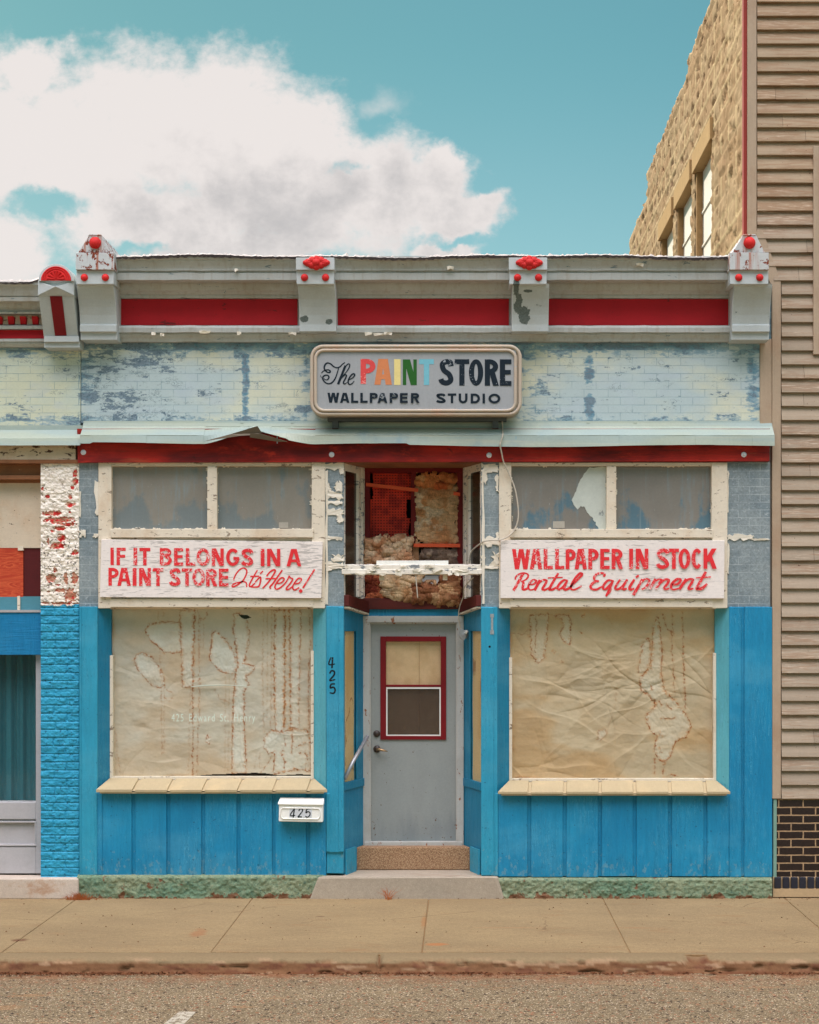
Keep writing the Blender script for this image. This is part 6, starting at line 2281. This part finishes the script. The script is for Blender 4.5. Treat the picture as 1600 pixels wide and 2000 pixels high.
# arched end bracket
mb = MB()
mb.prism([P(85.5, 656.5, -0.17), P(152.5, 656.5, -0.17), P(144, 577.5, -0.33), P(75.5, 577.5, -0.33)], 0.03)     # leaning console
mb.fbox(74, 145, 549, 578, -0.335, 0.03)
mb.prism([P(74, 577.5, -0.335), P(109, 560, -0.40), P(145, 577.5, -0.335)], -0.3)
mb.prism([P(74, 549.5, -0.335), P(74.2, 577, -0.336), P(109, 560, -0.41)], -0.3)
mb.prism([P(109, 560, -0.41), P(144.8, 577, -0.336), P(145, 549.5, -0.335)], -0.3)
mb.fbox(86, 154, 656.5, 668, -0.19, 0.03)
mb.fbox(86.5, 156, 668, 679, -0.165, 0.03)
arch = [P(109.5 + 34.5 * math.cos(R(a)), 549 - 33.5 * math.sin(R(a)), -0.36) for a in range(0, 181, 9)]
mb.prism(arch, 0.1)
ab = mb.build('bracket', m_bracket, nb, bevel=0.003)
mb = MB()
arch = [P(109.5 + 29.5 * math.cos(R(a)), 548 - 28 * math.sin(R(a)), -0.366) for a in range(0, 181, 9)]
mb.prism(arch, -0.361)
for rr in (27, 23.5):
    mb.tube([P(109.5 + rr * math.cos(R(a)), 547 - rr * .95 * math.sin(R(a)), -0.367) for a in range(0, 181, 12)], 0.006, 6)
for a in range(12, 180, 26):
    mb.tube([P(109.5 + 2 * math.cos(R(a)), 545 - 2 * math.sin(R(a)), -0.368), P(109.5 + 17 * math.cos(R(a)), 547 - 17 * math.sin(R(a)), -0.370)], [0.004, 0.013], 6)
mb.tube([P(109.5 + 18.5 * math.cos(R(a)), 547 - 18 * math.sin(R(a)), -0.368) for a in range(0, 181, 12)], 0.006, 6)
mb.build('fan_rosette', m_redball, ab)
mb = MB()
mb.prism([P(107.5, 655.5, -0.179), P(130, 655.5, -0.179), P(121, 578.5, -0.337), P(97.5, 578.5, -0.337)], -0.1)
mb.build('slot_panel', m_darkred, ab)

# beam, glazing and boards below
mb = MB()
mb.fbox(px_l, 148, 868, 898, -0.03, 0.3)
mb.build('beam', m_rustwhite, nb, bevel=0.004)
mb = MB()
mb.fbox(px_l, 152, 897.5, 905, -0.045, 0.3)
mb.fbox(px_l, 80.5, 905, 928, 0.06, 0.4)
mb.fbox(px_l, 80.5, 928, 936, 0.02, 0.4)
mb.fbox(px_l, 80.5, 936, 943, 0.09, 0.4)
mb.build('head_trim', m_rustbrown, nb, bevel=0.003)
mb = MB()
mb.fbox(px_l, 80.5, 942, 1070, 0.12, 0.2)
mb.build('transom_panel', m_dirtywhite, nb)
mb = MB()
mb.fbox(px_l, 45.5, 1068, 1166, 0.12, 0.2)
mb.build('plywood_sheet', m_ply, nb)
mb = MB()
mb.fbox(46, 80.5, 1069, 1166, 0.13, 0.2)
mb.build('boarding', paint('oxblood boarding', (74, 16, 18), 0.15, dirt=(56, 12, 14), dirt_amt=0.5), nb)
for q in ((35, 45.5, 1067, 1075, 0.108, 0.13), (34, 39, 1164, 1192, 0.105, 0.13)):
    mb = MB()
    mb.fbox(*q)
    mb.build('mullion', m_trim, nb)
mb = MB()
mb.fbox(px_l, 80.5, 1165, 1196, 0.12, 0.2)
mb.build('teal_panel', m_teal, nb)
mb = MB()
mb.fbox(px_l, 81, 1191.5, 1196, 0.02, 0.2)
mb.build('ledge', m_greywood, nb)
mb = MB()
mb.fbox(px_l, 81.5, 1196, 1279, 0.03, 0.25)
mb.build('fascia_board', m_blue_('neighbour blue fascia', (16, 114, 156), False, (13, 105, 148)), nb, bevel=0.004)
mb = MB()
mb.fbox(70, 81.5, 1279, 1706, 0.09, 0.25)
mb.fbox(px_l, 70, 1567, 1600, 0.09, 0.25)
mb.fbox(px_l, 69, 1600, 1655, 0.115, 0.25)
mb.fbox(px_l, 70, 1655, 1706, 0.09, 0.25)
mb.fbox(px_l, 71, 1604, 1607, 0.085, 0.25)
mb.fbox(px_l, 71, 1649, 1653, 0.085, 0.25)
mb.fbox(67.5, 70.5, 1605, 1652, 0.085, 0.25)
sf_ = mb.build('shopfront', m_greywood, nb, bevel=0.003)
mb = MB()
mb.fbox(px_l, 71, 1278, 1568, 0.15, 0.156)
mb.build('pane', m_glass, sf_)
mb = MB()
mb.fbox(px_l, 81, 1706, 1722, 0.11, 0.3)
mb.build('sill_plate', m_dark, nb)
mb = MB()
mb.fbox(px_l, 153, 1716, 1757, -0.10, 0.4)
mb.build('step', m_neistep, nb, bevel=0.012)
mb = MB()
mb.box(NL, P(83, 0).x, 0.40, 0.45, 0.1, 2.6)
mb.build('lining', m_dark, nb)
X_, Z_ = np.meshgrid(np.linspace(-5.4, P(72, 0, 0.25).x, 260), np.linspace(zpx(1580, 0.25), zpx(1270, 0.25), 30))
fold = np.sin(X_ * 62 + 3 * np.sin(X_ * 9)) * 0.5 + 0.3 * np.sin(X_ * 121 + 1)
Y_ = 0.26 - fold * 0.035 * (0.6 + 0.4 * (Z_ / 2.2))
o_ = gridmesh('curtain', np.stack([X_, Y_, Z_], -1), np.ones(X_.shape + (3,)), m_curtain)
tag(o_, 'dark teal pleated curtain hanging behind the shop glass beside the brick pier', 'curtain')

# painted brick pier: relief and flaking in the mesh itself
X_, Y_ = np.meshgrid(np.arange(80, 156.2, 0.8), np.arange(902, 1724, 0.8))
row = np.floor((Y_ - 902) / 15.85).astype(int)
fy_ = ((Y_ - 902) / 15.85) % 1.0
jx = np.where(row % 2 == 0, 107.0, 131.0) + (vn(row * 1.7, row * 0.0 + 2.0, 3) - 0.5) * 6
wob_ = (fbm(X_ * 0.12, Y_ * 0.12, 3, 5) - 0.5) * 3.4
dv_ = np.minimum(fy_, 1 - fy_) * 15.85 + wob_ * 0.5
dh_ = np.abs(X_ - jx + wob_)
jd = np.minimum(dv_, dh_)
rel = sstep(jd, 0.2, 2.3)
blk = vn(row * 3.1 + 0.5, np.floor((X_ > jx) * 1.0) * 7.7, 9)
low = (Y_ > 1178 + 8 * fbm(X_ * 0.12, X_ * 0 + 2, 4, 77)).astype(float)
h_ = rel * (0.010 + 0.006 * blk) * (0.12 + 0.45 * low) + (fbm(X_ * 0.12, Y_ * 0.16, 4, 12) - 0.5) * 0.016
peel = np.full(X_.shape, -1.0)
for bx, by, rx, ry in ((705, 215, 25, 40), (705, 285, 28, 35), (680, 345, 22, 22), (445, 430, 22, 18), (660, 435, 20, 18), (660, 505, 55, 22), (490, 585, 100, 26), (550, 650, 155, 34), (640, 690, 75, 20), (560, 725, 62, 25), (575, 815, 48, 36), (535, 885, 78, 32),
                       (700, 950, 36, 26), (520, 1110, 18, 26), (480, 1195, 48, 42), (620, 1190, 22, 56), (700, 1190, 36, 66), (560, 1300, 52, 20), (660, 1350, 62, 72), (430, 1420, 42, 15), (600, 1422, 135, 14), (455, 840, 14, 26), (400, 355, 12, 24), (655, 575, 14, 10),
                       (540, 1250, 26, 12), (455, 1312, 16, 12), (490, 750, 22, 12)):
    peel = np.maximum(peel, 1 - np.hypot((X_ - bx / 4.7625) / (rx / 4.7625), (Y_ - 880 - by / 4.7625) / (ry / 4.7625)))
pn_ = peel + (fbm(X_ * 0.30, Y_ * 0.34, 4, 31) - 0.5) * 1.25
pm = sstep(pn_, 0.06, 0.16) * (1 - low)
crk_ = np.abs(fbm(X_ * 0.05, Y_ * 0.06, 5, 44, 0.6) - 0.5)
ck = (1 - sstep(crk_, 0.005, 0.020)) * (1 - low) * sstep(fbm(X_ * .03, Y_ * .03, 2, 3), 0.25, 0.5)
h_ = h_ + (1 - low) * (1 - pm) * 0.007 - ck * 0.006 + (1 - low) * (fbm(X_ * 0.22, Y_ * 0.22, 4, 60) - 0.5) * 0.012
C = np.zeros(X_.shape + (3,)) + np.array(A(216, 206, 192))
C = mixa(C, sstep(fbm(X_ * .1, Y_ * .1, 4, 71), 0.5, 0.7) * 0.4, A(196, 180, 160))
C = mixa(C, ck * 0.75, A(128, 108, 94))
C = mixa(C, pm, A(178, 36, 32))
lowr = sstep(Y_, 1060, 1110)
C = mixa(C, pm * sstep(fbm(X_ * .25, Y_ * .3, 4, 81) + lowr * 0.16, 0.5, 0.58), A(168, 112, 88))
C = mixa(C, pm * (1 - rel) * 0.8, A(176, 134, 108))
dk = sstep(fbm(X_ * .35, Y_ * .3, 3, 91), 0.68, 0.72) * (1 - low) * (1 - pm) * sstep(Y_, 1000, 1060)
C = mixa(C, dk, A(60, 50, 52))
bl = np.zeros(X_.shape + (3,)) + np.array(A(38, 134, 164))
bl = mixa(bl, sstep(fbm(X_ * .06, Y_ * .06, 4, 15), 0.45, 0.65) * 0.6, A(28, 122, 154))
bl = mixa(bl, blk * 0.35, A(50, 144, 172))
bl = mixa(bl, sstep(fbm(X_ * .4, Y_ * .4, 3, 97), 0.72, 0.75) * 0.8, A(16, 60, 84))
C = np.where((low > 0)[..., None], bl, C)
S_ = FPX / CAM_D
V_ = np.stack([(X_ - 905) / S_, -0.012 - h_, CAM_H + (1218 - Y_) / S_], -1)
V_[:, 0, 1] = 0.2
V_[:, -1, 1] = 0.05
gridmesh('brick_pier', V_, C, m_vc_brick, None, nb)

# ------------------------------------------------------------------ taller building on the right
rb = empty('siding_building', (4.5, 0.0, 0.0), 'tall building with tan clapboard front, dark glazed brick foot and sunlit rock faced side wall', 'building')
SX = P(1452, 0).x
TOP = CAM_H + 6.25
FR = 0.012
# clapboards
mb = MB()
cols_ = []
rg = random.Random(21)
z = zpx(1560)
ch_ = 27.25 / 222
i = 0
vcol = []


def board(x0_, x1_, z0_, z1_, cut=None):
    yb0, yt0 = FR - 0.040, FR - 0.004
    ch_l = z1_ - z0_
    q = [(yb0 + 0.002, z0_), (yb0, z0_ + 0.004), (yb0 + 0.006, z0_ + ch_l * 0.3), (yb0 + 0.018, z0_ + ch_l * 0.65), (yt0, z1_ + 0.012)]
    b_ = len(mb.v)
    mb.v += [(x0_, a, c) for a, c in q] + [(x0_, FR + 0.02, z1_ + 0.012), (x0_, FR + 0.02, z0_)]
    mb.v += [(x1_, a, c) for a, c in q] + [(x1_, FR + 0.02, z1_ + 0.012), (x1_, FR + 0.02, z0_)]
    for k in range(7):
        k2 = (k + 1) % 7
        mb.f.append((b_ + k, b_ + 7 + k, b_ + 7 + k2, b_ + k2))
        mb.m.append(0)
    mb.f += [tuple(b_ + k for k in range(6, -1, -1)), tuple(b_ + 7 + k for k in range(7))]
    mb.m += [0, 0]
    t = rg.uniform(0.86, 1.10)
    base_ = (150, 134, 115) if z0_ < 6.0 else (152, 132, 108)
    cc_ = [min(0.85, v * t) for v in A(*base_)]
    vcol.extend([cc_] * 14)


while z < TOP - 0.02:
    zt_ = z + ch_ * rg.uniform(0.985, 1.015)
    pyb = 1218 - (z - CAM_H) * 222
    xa = P(1526, 0).x if pyb > 560 else P(1478.5, 0).x
    if 470 < pyb <= 560:
        xa = P(1482 + (pyb - 470) * 0.36, 0).x
    x = xa
    end = 9.0
    while x < end:
        ln = rg.uniform(1.6, 3.6) if x > xa else rg.choice((rg.uniform(0.15, 0.5), rg.uniform(1.2, 3.5), rg.uniform(1.2, 3.5), rg.uniform(1.2, 3.5)))
        x2 = min(end, x + ln)
        board(x, x2 - 0.0025, z + rg.uniform(-0.0015, 0.0015), zt_)
        x = x2
    z = zt_
sd = mb.build('siding', m_siding, rb)
at = sd.data.color_attributes.new('paint', 'FLOAT_COLOR', 'POINT')
vc_ = np.ones((len(sd.data.vertices), 4), np.float32)
vc_[:len(vcol), :3] = np.array(vcol)
at.data.foreach_set('color', vc_.ravel())
mb = MB()
mb.box(SX + 0.01, 9.0, FR + 0.02, 16.0, -0.1, 4.3)
mb.box(SX + 0.16, 9.0, FR + 0.02, 16.0, 4.3, CAM_H + 5.4)
mb.box(SX + 0.16, 9.0, FR + 0.02, 3.5, CAM_H + 5.4, TOP - 0.02)
mb.build('wall', m_wallplain, rb)
mb = MB()
mb.box(SX + 0.2, 8.9, 3.6, 15.9, CAM_H + 5.41, CAM_H + 5.46)
mb.build('roof', m_tarroof, rb)
# corner boards
mb = MB()
mb.fbox(1460, 1478, -200, 500, FR - 0.035, FR + 0.05)
mb.pprism([(1508.5, 1560), (1525.5, 1560), (1525.5, 548), (1519, 532), (1490, 450), (1478, 450), (1478, 500), (1508.5, 560)], FR - 0.034, FR + 0.05)
mb.build('corner_board', m_tanboard, rb, bevel=0.003)
mb = MB()
mb.fbox(1452.5, 1459.6, -200, 500, FR - 0.02, FR + 0.05)
mb.build('red_trim', paint('faded red strip', (132, 46, 36), 0.15, dirt=(120, 40, 30), dirt_amt=0.5, chip=(190, 120, 90), chip_thr=0.7), rb)
mb = MB()
mb.fbox(1589, 1640, 285, 692, FR - 0.05, FR + 0.02)
mb.build('window_casing', m_tanboard, rb, bevel=0.003)
# dark brick foot
mb = MB()
mb.fbox(1517, 3000, 1561, 1712.5, -0.006, 0.06, j=0)
mb.build('brick_base', m_darkbrick, rb)
mb = MB()
mb.fbox(1510.5, 1517, 1561, 1714, -0.012, 0.06)
mb.build('edge_strip', m_greenedge, rb)
mb = MB()
mb.fbox(1510, 3000, 1713, 1736, -0.02, 0.06)
mb.fbox(1510, 3000, 1736, 1752, -0.05, 0.06)
so_ = mb.build('footing', m_mortar, rb)
mb = MB()
for i in range(60):
    a = 1513 + i * 16.2
    mb.fbox(a, a + 13.2, 1713.5, 1735.5, -0.045, -0.015)
mb.build('soldier_course', m_soldier, rb, bevel=0.006)

# sunlit side wall of rock-faced blocks, window openings left out of the sheet
ts = np.concatenate([np.arange(0.0, 7.0, 0.028), np.arange(7.0, 16.0, 0.05)])
zs_ = np.arange(4.2, TOP + 0.001, 0.026)
TT, ZZ = np.meshgrid(ts, zs_)
rz_ = ZZ - CAM_H
row = np.floor(rz_ / 0.205).astype(int)
fr_ = (rz_ / 0.205) % 1
bw = 0.42
ft_ = ((TT + (row % 2) * 0.21) / bw) % 1
idb = np.floor((TT + (row % 2) * 0.21) / bw)
jd = np.minimum(np.minimum(fr_, 1 - fr_) * 0.205, np.minimum(ft_, 1 - ft_) * bw)
body_ = sstep(jd, 0.008, 0.035)
bulge = (0.012 * body_ * (0.5 + vn(idb * 3.3, row * 1.7, 5)) + (fbm(TT * 7, ZZ * 9, 5, 8, 0.6) - 0.5) * 0.040 * body_)
bead = 1 - sstep(np.abs(jd), 0.002, 0.010)
pits = sstep(fbm(TT * 10, ZZ * 16, 4, 19, 0.6), 0.60, 0.66) * body_
XX = SX - bulge - bead * 0.018 + pits * 0.03 + 0.03
C = np.zeros(TT.shape + (3,)) + np.array((0.35, 0.22, 0.115))
C = mixa(C, sstep(fbm(TT * 2.5, ZZ * 4, 4, 23), 0.42, 0.62), (0.38, 0.26, 0.145))
C = mixa(C, vn(idb * 5.1, row * 2.3, 9) * 0.4, (0.28, 0.18, 0.09))
C = mixa(C, pits * 0.85 * sstep(TT, 0.6, 2.0), (0.10, 0.035, 0.018))
C = mixa(C, bead, (0.52, 0.38, 0.21))
WIN = [(1.89, 3.02), (3.33, 4.5), (4.85, 6.0)]
keep = np.ones(TT.shape, bool)
for a, b in WIN:
    keep &= ~((TT > a - 0.01) & (TT < b - 0.02) & (rz_ < 4.84))
roofz = np.where(TT < 3.6, 6.25, np.where(TT < 7.45, 6.08, np.where(TT < 9.7, 5.74, 5.45))) + (fbm(TT * 3, TT * 0 + 1, 3, 2) - 0.5) * 0.06
keep &= rz_ < roofz
o_ = gridmesh('side_wall', np.stack([XX, TT + FR + 0.04, ZZ], -1), C, m_vc_rock, keep, rb)
so2 = o_.modifiers.new('thickness', 'SOLIDIFY')
so2.thickness = 0.1
so2.offset = 1
m_jamb = flat('rough tan stone', (140, 110, 74), 0.4, 14, 0.9, 0.1, 0.6)
for a, b in WIN:
    mb = MB()
    mb.box(SX + 0.095, SX + 0.13, a - 0.05, b + 0.05, 4.2, CAM_H + 4.9)
    for k in range(8):
        zz = 4.25 + k * 0.36
        mb.box(SX + 0.08, SX + 0.096, a - 0.04, b + 0.04, zz, zz + 0.022)
    mb.box(SX + 0.07, SX + 0.096, a + 0.0, a + 0.04, 4.2, CAM_H + 4.8)
    w_ = mb.build('side_window', m_blind, rb)
    mb = MB()
    mb.box(SX - 0.012, SX + 0.2, a - 0.06, b + 0.06, CAM_H + 4.82, CAM_H + 5.04)
    mb.build('lintel', m_lintel, w_, bevel=0.006)
    mb = MB()
    mb.box(SX + 0.03, SX + 0.2, b - 0.03, b + 0.02, 4.2, CAM_H + 4.82)
    mb.build('jamb', m_jamb, w_)
mb = MB()
for t0, t1, z0 in ((0.0, 3.6, 6.25), (3.6, 7.45, 6.08), (7.45, 9.7, 5.74), (9.7, 16.0, 5.45)):
    mb.box(SX + 0.045, SX + 0.25, t0 + 0.06, t1 + 0.06, CAM_H + z0 - 0.03, CAM_H + z0 + 0.012)
mb.build('coping', flat('dark stone coping', (120, 88, 56), 0.3, 8, 0.9), rb)
